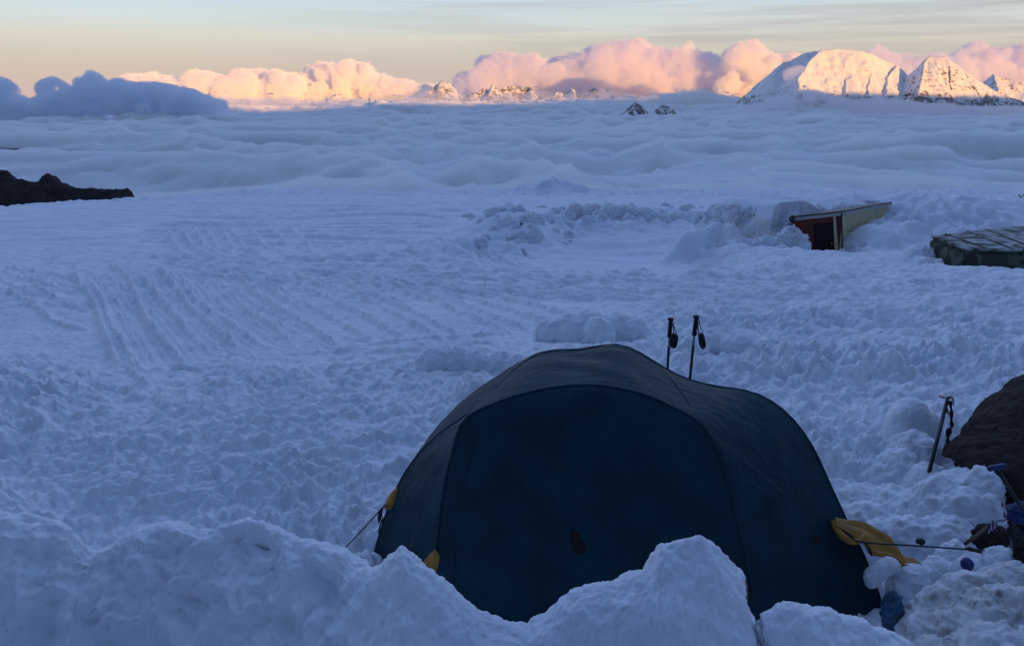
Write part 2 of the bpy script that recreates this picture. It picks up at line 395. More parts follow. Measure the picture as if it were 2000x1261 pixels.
mountain('mountain', [dict(p=[(1262, 236, 17300), (1280, 216, 17300), (1293, 206, 17300), (1307, 210, 17300), (1322, 234, 17300)], s=0.95),
                      dict(p=[(1293, 206, 17300), (1290, 235, 16700)], s=1.0)],
         px_x(1250, 17300), px_x(1335, 17300), 16300, 18400, 16, 19, 'rounded grey peak just right of the blue pyramid peak', rock=0.16)
mountain('mountain', [dict(p=[(560, 215, 29500), (578, 196, 29500), (592, 188, 29500), (604, 196, 29500), (622, 212, 29400), (650, 188, 29500), (662, 184, 29500), (690, 200, 29500), (706, 190, 29500), (730, 215, 29500)], s=1.0)],
         px_x(545, 29500), px_x(745, 29500), 28000, 31000, 30, 23, 'snowy slopes half lost in the peach cloud bank', rock=0.0)
# dark slopes showing through a gap in the cloud at the left
mountain('hill', [dict(p=[(-120, 294, 7800), (0, 292, 7700), (40, 292, 7600), (85, 308, 7500), (130, 299, 7500), (185, 306, 7400), (215, 325, 7300)], s=0.55),
                  dict(p=[(40, 292, 7600), (70, 330, 7000)], s=0.6), dict(p=[(130, 299, 7500), (150, 335, 6900)], s=0.6)],
         px_x(-200, 7500), px_x(260, 7500), 6300, 8800, 14, 29, 'dark slope showing through a gap in the cloud sea at the left', rock=0.55, gully=60, cat='hillside')

# ---- the great mountain behind the camp, whose shadow covers the camp, the cloud sea and the clouds at the left
sdir = np.array([math.sin(SUN_AZ), math.cos(SUN_AZ)]); sperp = np.array([math.cos(SUN_AZ), -math.sin(SUN_AZ)])
def caster_top(s):
    return np.interp(s, [-26000, -14000, -7000, -3000, 0, 1800, 3600, 5000, 6600, 12000, 15500, 19000, 26000, 40000],
                     [1200, 1500, 2100, 2700, 2800, 2700, 2250, 1560, 1010, 970, 1120, 900, 700, 500])
nx, ny = 500, 60
S, T = np.meshgrid(np.linspace(-26000, 40000, nx), np.linspace(0, 1, ny), indexing='ij')
along = -900 - T * 6800
Zc = -900 + (caster_top(S) + 900) * np.clip(T / 0.62, 0, 1)**1.0 - np.clip(T - 0.62, 0, 1) * 3000 + fbm2(S / 1500, T * 4, 77, 4) * 90
Xc = along * sdir[0] + S * sperp[0]; Yc = along * sdir[1] + S * sperp[1]
o = quad_mesh('mountainside', np.stack([Xc, Yc, Zc], -1), nx, ny, M['mountain']); set_attr(o, 'rock', np.full(nx * ny, 0.0))
tag(o, 'great snowy mountain rising behind the camp', 'mountain', kind='structure')

# ================================================================== CUMULUS BANKS ON THE HORIZON
_ico = {}
def ico_mesh(name, mats, sub=3):
    if sub not in _ico:
        b = bmesh.new(); bmesh.ops.create_icosphere(b, subdivisions=sub, radius=1.0)
        _ico[sub] = (np.array([v_.co[:] for v_ in b.verts]), np.array([[v_.index for v_ in f_.verts] for f_ in b.faces])); b.free()
    V0, F0_ = _ico[sub]; nv_ = len(V0)
    V_ = np.concatenate([c_ + V0 * s_ for c_, s_ in mats]); F_ = np.concatenate([F0_ + i_ * nv_ for i_ in range(len(mats))])
    me = bpy.data.meshes.new(name); me.vertices.add(len(V_)); me.vertices.foreach_set('co', V_.astype(np.float32).ravel())
    me.loops.add(F_.size); me.loops.foreach_set('vertex_index', F_.ravel().astype(np.int32))
    me.polygons.add(len(F_)); me.polygons.foreach_set('loop_start', np.arange(0, F_.size, 3, dtype=np.int32)); me.update(calc_edges=True)
    return me
def cloud(name, label, top, base, Y, depth, rpx, n, seed, vox=None, mat='cloud_vol', kind=None, disp=1.0, flat=1.0, wisp=0.0):
    """a pile of puffs under the outline `top` (px, py), down to photo row `base`, at depth Y, merged and roughened"""
    rg = random.Random(seed); m = Y / FPX                      # metres per photo pixel there
    xs = [t[0] for t in top]; ys = [t[1] for t in top]
    c = []
    step = (xs[-1] - xs[0])
    n = int(n * 3.0); rpx = (rpx[0] * 0.42, rpx[1] * 0.8)
    for k in range(n):
        px = xs[0] + step * (k + rg.random()) / n
        ty = float(np.interp(px, xs, ys)); r = rg.uniform(*rpx)
        py = ty + r * 0.9 if k % 3 == 0 else rg.uniform(min(ty + r, base), base)
        r = r if k % 3 == 0 else r * 1.7
        Yk = Y + rg.uniform(-depth, depth) + (0 if k % 3 == 0 else 0.15 * depth)
        p = P(px, py, Yk)
        c.append((p, np.array([r * m * rg.uniform(0.9, 1.3), r * m * 1.2, r * m * flat])))
    for k in range(int(n * 0.7)):                              # torn little tufts along the outline
        px = xs[0] + step * rg.random(); ty = float(np.interp(px, xs, ys)); r = rpx[0] * rg.uniform(0.55, 1.1)
        p = P(px, ty + rg.uniform(-0.6, 2.5) * r, Y + rg.uniform(-depth, 0.4 * depth))
        c.append((p, np.array([r * m * rg.uniform(0.9, 2.0), r * m, r * m * flat * 0.8])))
    me = ico_mesh(name, c)
    o = bpy.data.objects.new(name, me); C.objects.link(o)
    v = vox or (min(rpx) * m * 0.55)
    md = o.modifiers.new('r', 'REMESH'); md.mode = 'VOXEL'; md.voxel_size = v
    dg = bpy.context.evaluated_depsgraph_get(); me2 = bpy.data.meshes.new_from_object(o.evaluated_get(dg))
    o.modifiers.clear(); o.data = me2; bpy.data.meshes.remove(me)
    nv = len(me2.vertices); co = np.zeros(nv * 3, np.float32); me2.vertices.foreach_get('co', co); co = co.reshape(-1, 3)
    no = np.zeros(nv * 3, np.float32); me2.vertex_normals.foreach_get('vector', no); no = no.reshape(-1, 3)
    rm = 0.55 * (rpx[0] + rpx[1]) * m * disp
    q = co + 0.35 * rm * np.stack([fbm3(co, rm * 1.3, seed + k, 2) for k in range(3)], -1)
    d = -fbm3(q, rm * 1.1, seed + 9, 4, 0.58, billow=True) + 0.36
    co = co + no * (d * rm * 0.9)[:, None]
    if wisp: co = co + no * (fbm3(co * np.array([0.4, 1, 1.6]), rm * 1.5, seed + 19, 3) * rm * wisp)[:, None]
    me2.vertices.foreach_set('co', co.astype(np.float32).ravel()); me2.update()
    me2.materials.clear(); me2.materials.append(M[mat]); me2.polygons.foreach_set('use_smooth', np.ones(len(me2.polygons), bool))
    tag(o, label, 'cloud', kind=kind, group='cumulus clouds on the horizon')
    return o
cloud('cloud', 'dark blue cloud bank in shadow at the far left', [(-60, 150), (-20, 146), (10, 152), (28, 165), (36, 186), (50, 194), (75, 192), (84, 156), (105, 150), (122, 158), (140, 172), (152, 158), (165, 146), (185, 140), (198, 150), (212, 158), (235, 152), (255, 163), (290, 158), (330, 164), (380, 176), (430, 198)], 222, 17000, 900, (6, 13), 170, 1, mat='dusk_vol')
cloud('cloud', 'peach lit cloud bank with a shadow edge running down its left', [(225, 160), (250, 148), (290, 145), (320, 152), (345, 156), (375, 144), (410, 141), (440, 150), (470, 145), (500, 139), (540, 138), (575, 148), (598, 152)], 205, 30000, 1100, (10, 20), 80, 2)
cloud('cloud', 'tallest golden cloud tower left of the middle', [(590, 160), (603, 128), (625, 121), (655, 124), (690, 122), (722, 127), (732, 148), (760, 152), (800, 158), (835, 172)], 205, 30500, 900, (10, 19), 60, 3)
cloud('cloud', 'mauve cloud with a pink top above the small peaks', [(905, 150), (925, 142), (945, 118), (975, 104), (1000, 104), (1020, 112), (1040, 110), (1060, 128), (1075, 150)], 165, 33000, 900, (11, 20), 50, 4, mat='wisp_vol')
cloud('cloud', 'broad mauve cloud mass with flat dark streaks right of the middle', [(1075, 140), (1085, 122), (1110, 112), (1140, 104), (1180, 88), (1215, 80), (1250, 78), (1262, 92), (1300, 96), (1330, 100), (1360, 98), (1400, 112), (1425, 150)], 185, 33000, 1100, (12, 24), 95, 5, mat='wisp_vol')
cloud('cloud', 'small golden tuft on top of the mauve cloud mass', [(1318, 100), (1336, 92), (1344, 80), (1352, 84), (1358, 100)], 108, 32500, 200, (6, 9), 10, 6)
cloud('cloud', 'bright golden cloud head left of the snow dome', [(1412, 120), (1425, 95), (1445, 84), (1468, 82), (1488, 90), (1500, 108), (1540, 106), (1565, 115)], 190, 31500, 800, (10, 18), 60, 7)
cloud('cloud', 'faint pink cloud wisp behind the dome and its twin', [(1680, 108), (1700, 98), (1716, 82), (1730, 98), (1760, 106), (1800, 110), (1835, 104), (1860, 112)], 150, 33000, 500, (7, 13), 34, 8, mat='wisp_vol')
cloud('cloud', 'grey violet cloud bank at the right edge of the sky', [(1855, 120), (1880, 96), (1905, 84), (1922, 80), (1935, 98), (1960, 96), (1980, 88), (2010, 84), (2060, 90)], 165, 36000, 1100, (9, 17), 60, 9, mat='wisp_vol')

# low stratus banks lying against the far range and round the foot of the dome
def bank(label, pts, base, Y, depth, rpx, n, seed, mat='cloud_vol'):
    cloud('cloud', label, pts, base, Y, depth, rpx, n, seed, flat=0.45, disp=0.8, mat=mat)
bank('smooth lavender bank below the small jagged peaks', [(540, 212), (640, 200), (720, 198), (800, 199), (860, 194), (940, 197), (1020, 198), (1100, 195), (1180, 190), (1240, 189)], 232, 24000, 1200, (14, 24), 90, 41)
bank('long mauve bank between the pyramid peak and the snow dome', [(1180, 198), (1240, 188), (1300, 178), (1360, 172), (1420, 182), (1480, 196), (1530, 204)], 222, 26500, 1100, (14, 24), 70, 42)
bank('pink mist bank lapping the foot of the snow dome', [(1440, 204), (1490, 194), (1530, 182), (1560, 166), (1590, 168), (1620, 180), (1665, 188), (1720, 186), (1790, 194), (1850, 197), (1910, 204)], 222, 20300, 700, (12, 20), 80, 48, mat='wisp_vol')
bank('lavender bank below the peach clouds at the left', [(330, 206), (420, 201), (520, 202), (600, 205), (680, 210)], 226, 24500, 900, (10, 16), 50, 44)
bank('grey bank under the twin peak at the right edge', [(1880, 208), (1930, 204), (1990, 203), (2060, 200)], 224, 20600, 600, (10, 16), 40, 45)
bank('thin pink mist over the row of small jagged peaks', [(790, 185), (840, 168), (880, 176), (930, 182), (980, 176), (1050, 172), (1110, 180), (1180, 170), (1240, 182)], 215, 27200, 400, (12, 20), 60, 46, mat='mist_vol')
cloud('cloud', 'small pale puff drifting against the shaded left flank of the dome', [(1532, 140), (1545, 130), (1560, 128), (1575, 136)], 150, 21700, 150, (6, 10), 10, 47, mat='wisp_vol')
bank('thin lavender mist along the foot of the peach clouds', [(240, 196), (320, 188), (420, 182), (520, 186), (620, 184), (720, 188), (800, 186), (880, 192)], 214, 25500, 500, (14, 22), 60, 49, mat='mist2_vol')

# ================================================================== SNOW MATERIAL
def snow_mat(name, bdist=0.022):
    m, nt, b = new_mat(name)
    geo = N(nt, 'ShaderNodeNewGeometry')
    at = N(nt, 'ShaderNodeAttribute', attribute_name='dirt')
    nz = N(nt, 'ShaderNodeTexNoise'); nz.inputs['Scale'].default_value = 22; nz.inputs['Detail'].default_value = 6; nz.inputs['Roughness'].default_value = 0.7
    L(nt, geo.outputs['Position'], nz.inputs[0])
    wet = N(nt, 'ShaderNodeTexNoise'); wet.inputs['Scale'].default_value = 1.1; wet.inputs['Detail'].default_value = 3; L(nt, geo.outputs['Position'], wet.inputs[0])
    base = ramp(nt, [(0.35, (0.74, 0.79, 0.86)), (0.65, (0.83, 0.865, 0.91))]); L(nt, wet.outputs[0], base.inputs[0])
    # grey brown grit: soft tint plus specks
    spk = ramp(nt, [(0.50, (0, 0, 0)), (0.60, (1, 1, 1))]); L(nt, nz.outputs[0], spk.inputs[0])
    d1 = mix_c(nt, math_n(nt, 'MULTIPLY', at.outputs['Fac'], 0.55, clamp=True), base.outputs[0], (0.40, 0.35, 0.28))
    d2 = mix_c(nt, math_n(nt, 'MULTIPLY', math_n(nt, 'MULTIPLY', at.outputs['Fac'], at.outputs['Fac']), spk.outputs[0], clamp=True), d1, (0.10, 0.085, 0.07))
    L(nt, d2, b.inputs['Base Color'])
    b.inputs['Roughness'].default_value = 0.75; b.inputs['Specular IOR Level'].default_value = 0.2
    n2 = N(nt, 'ShaderNodeTexNoise'); n2.inputs['Scale'].default_value = 140; n2.inputs['Detail'].default_value = 3; n2.inputs['Roughness'].default_value = 0.7
    L(nt, geo.outputs['Position'], n2.inputs[0])
    n3 = N(nt, 'ShaderNodeTexNoise'); n3.inputs['Scale'].default_value = 30; n3.inputs['Detail'].default_value = 3; L(nt, geo.outputs['Position'], n3.inputs[0])
    n4 = N(nt, 'ShaderNodeTexNoise'); n4.inputs['Scale'].default_value = 8; n4.inputs['Detail'].default_value = 4; n4.inputs['Roughness'].default_value = 0.6; L(nt, geo.outputs['Position'], n4.inputs[0])
    hgt = math_n(nt, 'ADD', math_n(nt, 'MULTIPLY', n2.outputs[0], 0.30), math_n(nt, 'ADD', n3.outputs[0], math_n(nt, 'MULTIPLY', n4.outputs[0], 2.5)))
    bp = N(nt, 'ShaderNodeBump'); bp.inputs['Strength'].default_value = 0.55; bp.inputs['Distance'].default_value = bdist
    L(nt, hgt, bp.inputs['Height']); L(nt, bp.outputs[0], b.inputs['Normal'])
    return m
M['snow'] = snow_mat('snow')
M['packed_snow'] = snow_mat('packed_snow', 0.009)

# ================================================================== SNOW GROUND (one sheet, height as a function of the place)
PY = [-400, -60, -12, -3, 0, 1.9, 2.8, 3.4, 6, 10, 15, 20, 25, 32, 40, 50, 60, 66, 75, 100, 160, 300, 700, 1200]
PZ = [260, 28, 5.5, 1.3, 0.62, 0.55, 0.1, 0.0, 0.0, -0.42, -0.97, -1.52, -2.05, -2.50, -2.98, -3.56, -4.13, -4.75, -6.2, -12, -36, -110, -420, -900]
def bump(x, y, px, py, Yd, rx, ry, p=2.2, seed=0, warp=0.35, sharp=0.5):
    """height of a heap whose top is seen at (px, py)"""
    c = P(px, py, Yd)
    wx = gn2(x / rx * 1.3, y / rx * 1.3, seed) * warp * rx; wy = gn2(x / rx * 1.3 + 7, y / rx * 1.3, seed) * warp * ry
    q = np.hypot((x - c[0] + wx) / rx, (y - c[1] + wy) / ry)
    return np.where(q < 1, np.clip(1 - q**p, 0, 1)**sharp, 0) * 1.0, c[2]
# outline of the near snow wall as seen over its crest (photo px, py)
WALL = [(-900, 960), (-400, 1000), (-120, 1005), (0, 1003), (40, 1002), (80, 1012), (120, 1028), (160, 1052), (185, 1076), (215, 1068), (255, 1050), (290, 1040), (330, 1026), (350, 1024),
        (385, 1038), (415, 1030), (445, 1020), (478, 1016), (505, 1028), (540, 1038), (575, 1052), (620, 1068), (660, 1080), (700, 1094), (722, 1104), (738, 1100), (752, 1082), (768, 1066),
        (784, 1058), (796, 1072), (812, 1090), (835, 1108), (860, 1130), (890, 1156), (925, 1182), (960, 1204), (985, 1218), (1005, 1226), (1030, 1226), (1042, 1210), (1060, 1196), (1095, 1172),
        (1130, 1152), (1170, 1143), (1205, 1134), (1240, 1124), (1262, 1112), (1268, 1095), (1276, 1078), (1290, 1064), (1320, 1057), (1350, 1052), (1378, 1052), (1400, 1068), (1425, 1090),
        (1448, 1115), (1456, 1150), (1462, 1182), (1474, 1205), (1482, 1228), (1488, 1206), (1500, 1190), (1520, 1178), (1548, 1170), (1566, 1176), (1590, 1188), (1622, 1194), (1635, 1208),
        (1680, 1216), (1720, 1230), (1758, 1240), (1776, 1254), (1800, 1290), (1900, 1420), (2400, 1500)]
def wall_y(px): return 2.50 + 0.10 * np.sin(px / 210.0) + np.where(px < 720, 0.12, 0.0) * ss(800, 640, px) - 0.12 * ss(1470, 1490, px)
_wp = np.array([P(a, b, float(wall_y(np.array(float(a))))) for a, b in WALL])
def flat_pt(px, py):
    d = ray(px, py); Y_ = np.linspace(2.5, 80, 4000); zz = CAM[2] + Y_ * d[2] / d[1]; k = np.argmax(zz < np.interp(Y_, PY, PZ)); return np.array([Y_[k] * d[0] / d[1], Y_[k]])
_TR = [  # fan of pressed ribs at the left: photo px along each rib, height, half width, smoothing of the floor beside it
    ([(143, 542), (173, 588), (195, 623), (205, 663), (226, 708), (246, 743)], .075, .055, .62), ([(175, 558), (205, 603), (215, 643), (241, 683), (261, 718), (281, 745)], .075, .055, .62),
    ([(210, 522), (246, 553), (271, 593), (281, 628), (311, 668), (346, 703), (371, 728)], .085, .06, .66), ([(266, 547), (301, 578), (331, 613), (361, 653), (396, 693)], .085, .06, .66),
    ([(301, 537), (341, 568), (371, 608), (401, 638), (436, 668), (481, 698)], .08, .055, .66), ([(351, 553), (381, 593), (426, 628), (476, 663), (526, 693)], .065, .055, .6),
    ([(426, 532), (466, 558), (501, 583), (541, 613), (586, 638)], .07, .06, .5), ([(451, 603), (491, 628), (536, 653), (576, 683)], .055, .05, .4), ([(481, 543), (531, 578), (601, 623)], .06, .06, .4),
    ([(531, 532), (600, 560), (700, 590), (820, 605)], .055, .07, .35), ([(560, 535), (640, 558), (760, 572), (900, 580)], .05, .07, .35), ([(205, 640), (235, 690), (262, 735), (300, 770)], .05, .05, .4),
    ([(351, 452), (381, 487), (420, 505)], .10, .13, .5), ([(375, 447), (403, 487), (440, 502)], .10, .13, .5), ([(425, 448), (460, 482), (520, 500)], .10, .13, .5), ([(325, 455), (352, 492)], .10, .13, .5),
    ([(250, 492), (420, 505), (600, 512), (800, 515), (1000, 518), (1250, 530), (1450, 548)], .06, .13, .55), ([(280, 503), (450, 516), (620, 524), (800, 527), (1000, 531), (1230, 543), (1400, 560)], .06, .12, .55),
    ([(420, 522), (620, 536), (800, 541), (1000, 545), (1200, 556), (1330, 570)], .055, .11, .5), ([(560, 545), (760, 556), (960, 560), (1150, 570)], .045, .10, .4),
    ([(700, 500), (900, 505), (1100, 512), (1300, 520), (1560, 535), (1760, 548)], .06, .14, .45), ([(1250, 560), (1450, 570), (1700, 580), (1950, 583)], .05, .10, .35),
    ([(0, 988), (135, 952), (234, 934), (392, 898)], .05, .045, .3), ([(108, 1015), (225, 988), (383, 966), (585, 925), (788, 880)], .065, .045, .35), ([(149, 1056), (288, 1015), (405, 993), (540, 966), (653, 939)], .06, .04, .35),
    ([(45, 930), (135, 920), (225, 889), (330, 875)], .045, .045, .3), ([(504, 1029), (585, 993), (720, 952), (788, 925)], .06, .04, .3), ([(360, 1033), (495, 993), (630, 957), (760, 915)], .055, .04, .3),
    ([(90, 898), (225, 867), (400, 850), (560, 830)], .045, .045, .3), ([(250, 1040), (340, 1020), (450, 1003), (560, 985)], .05, .04, .3), ([(0, 960), (120, 930)], .05, .045, .3), ([(420, 930), (600, 900), (800, 862)], .045, .045, .3)]
def fam(a, b, n, h_, w_, f_):
    a = spline(a, 7); b = spline(b, 7)
    for i_ in range(n):
        t_ = (i_ + 0.35 * gn2(np.array([i_ * 1.7]), np.array([n * 0.3]), 5)[0]) / (n - 1); q_ = a * (1 - t_) + b * t_
        _TR.append(([tuple(p_) for p_ in q_], h_, w_, f_))
fam([(180, 486), (400, 500), (700, 504), (1100, 508), (1500, 528), (1800, 548)], [(300, 548), (600, 566), (850, 580), (1100, 590), (1400, 596), (1750, 606)], 11, .055, .075, .35)
fam([(230, 472), (420, 474), (640, 470), (860, 482)], [(320, 404), (560, 402), (800, 398), (960, 400)], 9, .08, .14, .4)
fam([(440, 540), (560, 620), (680, 690)], [(860, 575), (1010, 600), (1180, 640)], 9, .048, .045, .4)
fam([(150, 548), (198, 625), (215, 665), (250, 738)], [(420, 536), (480, 590), (560, 640), (640, 672)], 19, .030, .032, .30)
fam([(0, 905), (200, 850), (420, 800), (640, 760)], [(150, 1056), (405, 993), (560, 960), (720, 925)], 13, .045, .038, .35)
fam([(620, 700), (820, 672), (1000, 655)], [(560, 790), (760, 760), (940, 735)], 6, .035, .04, .2)
fam([(0, 575), (70, 610), (130, 640), (190, 650)], [(0, 520), (80, 540), (150, 560), (190, 575)], 4, .04, .05, .3)
fam([(330, 458), (352, 492), (372, 510)], [(560, 440), (600, 470), (660, 495)], 7, .07, .10, .4)
TRACKS = [(spline([flat_pt(*q) for q in pts], 2 * len(pts) + 2), h_ * 1.6, w_ * 0.85, f_) for pts, h_, w_, f_ in _TR]
def terrain(x, y, detail=True):
    r = np.hypot(x, y)
    z = np.interp(y, PY, PZ)
    z = z + 0.20 * ss(12, 30, r) * gn2(x / 14, y / 9, 51) + 0.10 * ss(5, 12, r) * gn2(x / 5, y / 3.4, 52) * (1 - 0.5 * ss(40, 60, y))
    # ground falls off to the left towards the dark rocks
    z = z - 0.060 * np.clip(-x - 18, 0, 200) * ss(30, 60, y)
    cell = r * 0.0032
    if not detail: return z
    dirt = np.zeros_like(z)
    # -- heaps: (px, py of the top, depth, half width, half depth, roundness)
    def heap(px, py, Yd, rx, ry, p=2.0, seed=0, warp=0.35, sharp=1.7, k=0.02, base=None):
        nonlocal z
        s, zt = bump(x, y, px, py, Yd, rx, ry, p, seed, warp, sharp)
        b0 = float(np.interp(Yd, PY, PZ)) - 0.25 if base is None else base
        hz = b0 + (zt - b0) * s
        z = np.where(s > 0, smax(z, hz, k) - k * 0.5 * 0, z)
    # left bank, smooth on its camera side
    heap(-60, 640, 10.5, 2.0, 2.6, 2.0, 61, 0.3, k=0.1)
    heap(-90, 760, 7.6, 1.0, 1.6, 2.0, 62, 0.3, k=0.1)
    # ploughed bowl in the middle distance: rim, back wall, floor
    cx, cy = P(1170, 470, 24.0)[:2]
    q = np.hypot((x - cx) / 5.2, (y - cy) / 7.5)
    z = z - 0.55 * (1 - ss(0.55, 1.0, q + 0.08 * gn2(x / 2, y / 2, 63)))
    heap(1000, 420, 31, 4.5, 3.0, 2.0, 64, 0.4, k=0.2, base=-3.5)
    heap(1220, 412, 33, 8.0, 3.0, 2.0, 65, 0.4, k=0.2, base=-3.5)
    heap(1400, 446, 26.5, 2.2, 2.6, 2.0, 66, 0.5, k=0.2, base=-3.3)
    # spoil heap on the skyline
    heap(1065, 362, 58, 1.7, 2.0, 1.6, 67, 0.3, 0.9, k=0.05)
    heap(1105, 366, 58, 1.9, 2.0, 1.6, 68, 0.3, 0.9, k=0.05)
    heap(1040, 373, 57, 3.6, 2.4, 1.6, 69, 0.3, 0.9, k=0.05)
    # snow bank round the buried hut
    heap(1500, 384, 29.0, 2.8, 3.2, 3.0, 70, 0.2, k=0.08)
    heap(1640, 382, 31.5, 4.5, 3.0, 3.0, 71, 0.2, k=0.08)
    heap(1830, 386, 31.0, 4.6, 4.6, 2.6, 72, 0.3, k=0.08)
    heap(1960, 386, 34.0, 4.6, 4.6, 2.6, 73, 0.3, k=0.08)
    heap(1730, 440, 27.2, 2.0, 2.6, 2.0, 74, 0.3, k=0.08)
    hc = P(1612, 470, 25.7); hq = np.hypot((x - hc[0]) / 1.15, (y - hc[1]) / 1.9)
    z = np.where(hq < 1.3, np.minimum(z, hc[2] - 0.55 + 1.6 * np.clip(hq - 0.85, 0, 9)), z)
    hc2 = P(1960, 520, 20.0); hq = np.hypot((x - hc2[0]) / 2.6, (y - hc2[1]) / 1.6)
    z = np.where(hq < 1.3, np.minimum(z, -1.98 + 0.10 * gn2(x / .5, y / .5, 88) + 0.9 * np.clip(hq - 0.8, 0, 9)), z)
    # -- snow texture
    wx = x + 0.05 * gn2(x / 0.3, y / 0.3, 120); wy2 = y + 0.05 * gn2(x / 0.3, y / 0.3, 121)
    smooth = np.zeros_like(z)
    smooth = np.maximum(smooth, 0.85 * (1 - ss(0.35, 0.8, q)))                       # floor of the bowl
    bank = np.exp(-((x + 6.2 + 0.2 * (y - 8)) / 1.2)**2) * ss(5, 6.5, y) * (1 - ss(10, 12, y)); smooth = np.maximum(smooth, 0.8 * bank)
    c = P(1500, 420, 28)[:2]; smooth = np.maximum(smooth, 0.7 * np.exp(-(((x - c[0]) / 2.6)**2 + ((y - c[1]) / 2)**2)))
    heapz = (np.abs(x - 2.3) < 1.6) & (y > 2.4) & (y < 5.2); smooth = np.maximum(smooth, 0.55 * heapz * ss(5.2, 4.4, y))
    # machine tracks: raised ribs of pressed snow left between the furrows
    trk = np.zeros_like(z); floor_ = np.zeros_like(z)
    wob = 0.035 * gn2(x / 0.5, y / 0.5, 130) + 0.015 * gn2(x / 0.15, y / 0.15, 131)
    brk = 0.72 + 0.28 * ss(-0.35, 0.25, gn2(x / 0.5, y / 0.9, 132)) ; cl = 0.80 + 0.35 * lumps(x, y, 0.11, 133, 0.95)
    for pl, hh, ww, fl_ in TRACKS:
        x0, y0 = pl.min(0) - 0.8; x1, y1 = pl.max(0) + 0.8
        mk = (x > x0) & (x < x1) & (y > y0) & (y < y1)
        if not mk.any(): continue
        X_, Y_ = x[mk], y[mk]; best = np.full(X_.shape, 9.0); tt_ = np.zeros(X_.shape)
        for i_ in range(len(pl) - 1):
            d_ = pl[i_ + 1] - pl[i_]; l2 = (d_**2).sum(); t_ = np.clip(((X_ - pl[i_, 0]) * d_[0] + (Y_ - pl[i_, 1]) * d_[1]) / l2, 0, 1)
            e_ = np.hypot(X_ - pl[i_, 0] - t_ * d_[0], Y_ - pl[i_, 1] - t_ * d_[1]); m_ = e_ < best; best = np.where(m_, e_, best); tt_ = np.where(m_, (i_ + t_) / (len(pl) - 1), tt_)
        e_ = best + wob[mk]
        endf = ss(0, 0.12, tt_) * (1 - ss(0.88, 1.0, tt_))
        rib = hh * np.exp(-(e_ / ww)**2) * endf * brk[mk] * cl[mk]
        trk[mk] = np.maximum(trk[mk], rib); floor_[mk] = np.maximum(floor_[mk], np.minimum(fl_ * 1.35, 0.92) * np.exp(-(best / (ww * 6.5))**2) * endf)
    fz = ss(24, 27, y) * (1 - ss(50, 58, y)) * ss(-30, -20, x) * (1 - ss(10, 14, x))
    td = np.clip(np.sin((y + 0.22 * x + 0.012 * x * x + 0.4 * gn2(x / 3, y / 3, 134)) * 2 * math.pi / 1.5), -0.2, 1); md = fz
    z = z + trk + 0.05 * td * fz
    flat = 1 - np.minimum(floor_ * 1.25, 0.85)
    amp = (1 - smooth) * flat * (1 - 0.66 * ss(6.2, 8.6, y) * ss(0.9, -0.6, x - 0.16 * y) - 0.25 * ss(9, 13, y)) * (0.55 + 0.65 * ss(-0.4, 0.5, gn2(x / 1.7, y / 1.4, 122)))
    fade = lambda s: 1 - ss(s * 0.30, s * 0.65, cell)
    field = ss(3.0, 4.2, r)
    soft = 1 - 0.40 * ss(11, 16, y) * (1 - ss(24, 26, y))
    t = 0
    t = t + 0.060 * lumps(wx, wy2, 0.34, 140, 0.40) * fade(0.26)
    t = t + 0.085 * lumps(wx + 3, wy2, 0.16, 141, 0.65) * fade(0.135)
    t = t + 0.085 * lumps(wx, wy2 + 5, 0.09, 142, 0.65) * fade(0.07)
    t = t + 0.050 * lumps(wx + 9, wy2 + 5, 0.048, 144, 0.7) * fade(0.045)
    t = t + 0.05 * gn2(wx / 0.45, wy2 / 0.3, 143)
    t = t + 0.060 * (0.3 - np.abs(gn2(wx / 0.13, wy2 / 0.11, 156))) * fade(0.13) + 0.040 * (0.3 - np.abs(gn2(wx / 0.06, wy2 / 0.055, 157))) * fade(0.06)
    z = z + amp * t * field * soft * (1 + 0.25 * (x > 0.5))
    far = ss(9, 16, r)
    broken = np.maximum(np.exp(-(((x - cx + 2.8) / 3.4)**2 + ((y - cy - 2) / 5)**2)), np.exp(-(((x - cx) / 6)**2 + ((y - cy - 8.0) / 2.6)**2)))
    broken = np.maximum(broken, np.exp(-(((x - P(1850, 440, 28)[0]) / 3.5)**2 + ((y - 28) / 3.5)**2)))
    broken = np.maximum(broken, 0.8 * np.exp(-(((x - P(1440, 470, 26)[0]) / 2.6)**2 + ((y - 26.5) / 2)**2)))
    broken = np.maximum(broken, np.exp(-(((x - P(1070, 370, 58)[0]) / 4.5)**2 + ((y - 58) / 3)**2)))
    t2 = (0.13 + 0.22 * broken) * lumps(x + 0.2 * gn2(x, y, 145), y, 0.75, 146, 0.35 + 0.0) * fade(0.75) * (0.35 + 0.65 * broken) + (0.11 + 0.24 * broken) * lumps(x, y, 0.42, 147, 0.6) * fade(0.42) + (0.13 + 0.14 * broken) * lumps(x, y, 0.24, 148, 0.5) * fade(0.24) + 0.09 * lumps(x + 7, y, 0.15, 155, 0.5) * fade(0.17)
    z = z + t2 * far * (1 - 0.9 * smooth) * np.maximum(1 - 0.5 * md, broken) * np.maximum(0.45, broken)
    edge = ss(52, 57, y) * (1 - ss(62, 68, y))
    z = z + edge * (0.13 * lumps(x, y, 0.6, 149, 0.35) + 0.13 * lumps(x, y, 0.33, 158, 0.4) + 0.10 * gn2(x / 3, y / 3, 150))
    # fine grain
    g = 0.010 * gn2(x / 0.035, y / 0.035, 151) * (1 - ss(0.014, 0.03, cell)) + 0.016 * gn2(x / 0.09, y / 0.09, 152) * (1 - ss(0.03, 0.08, cell))
    z = z + g
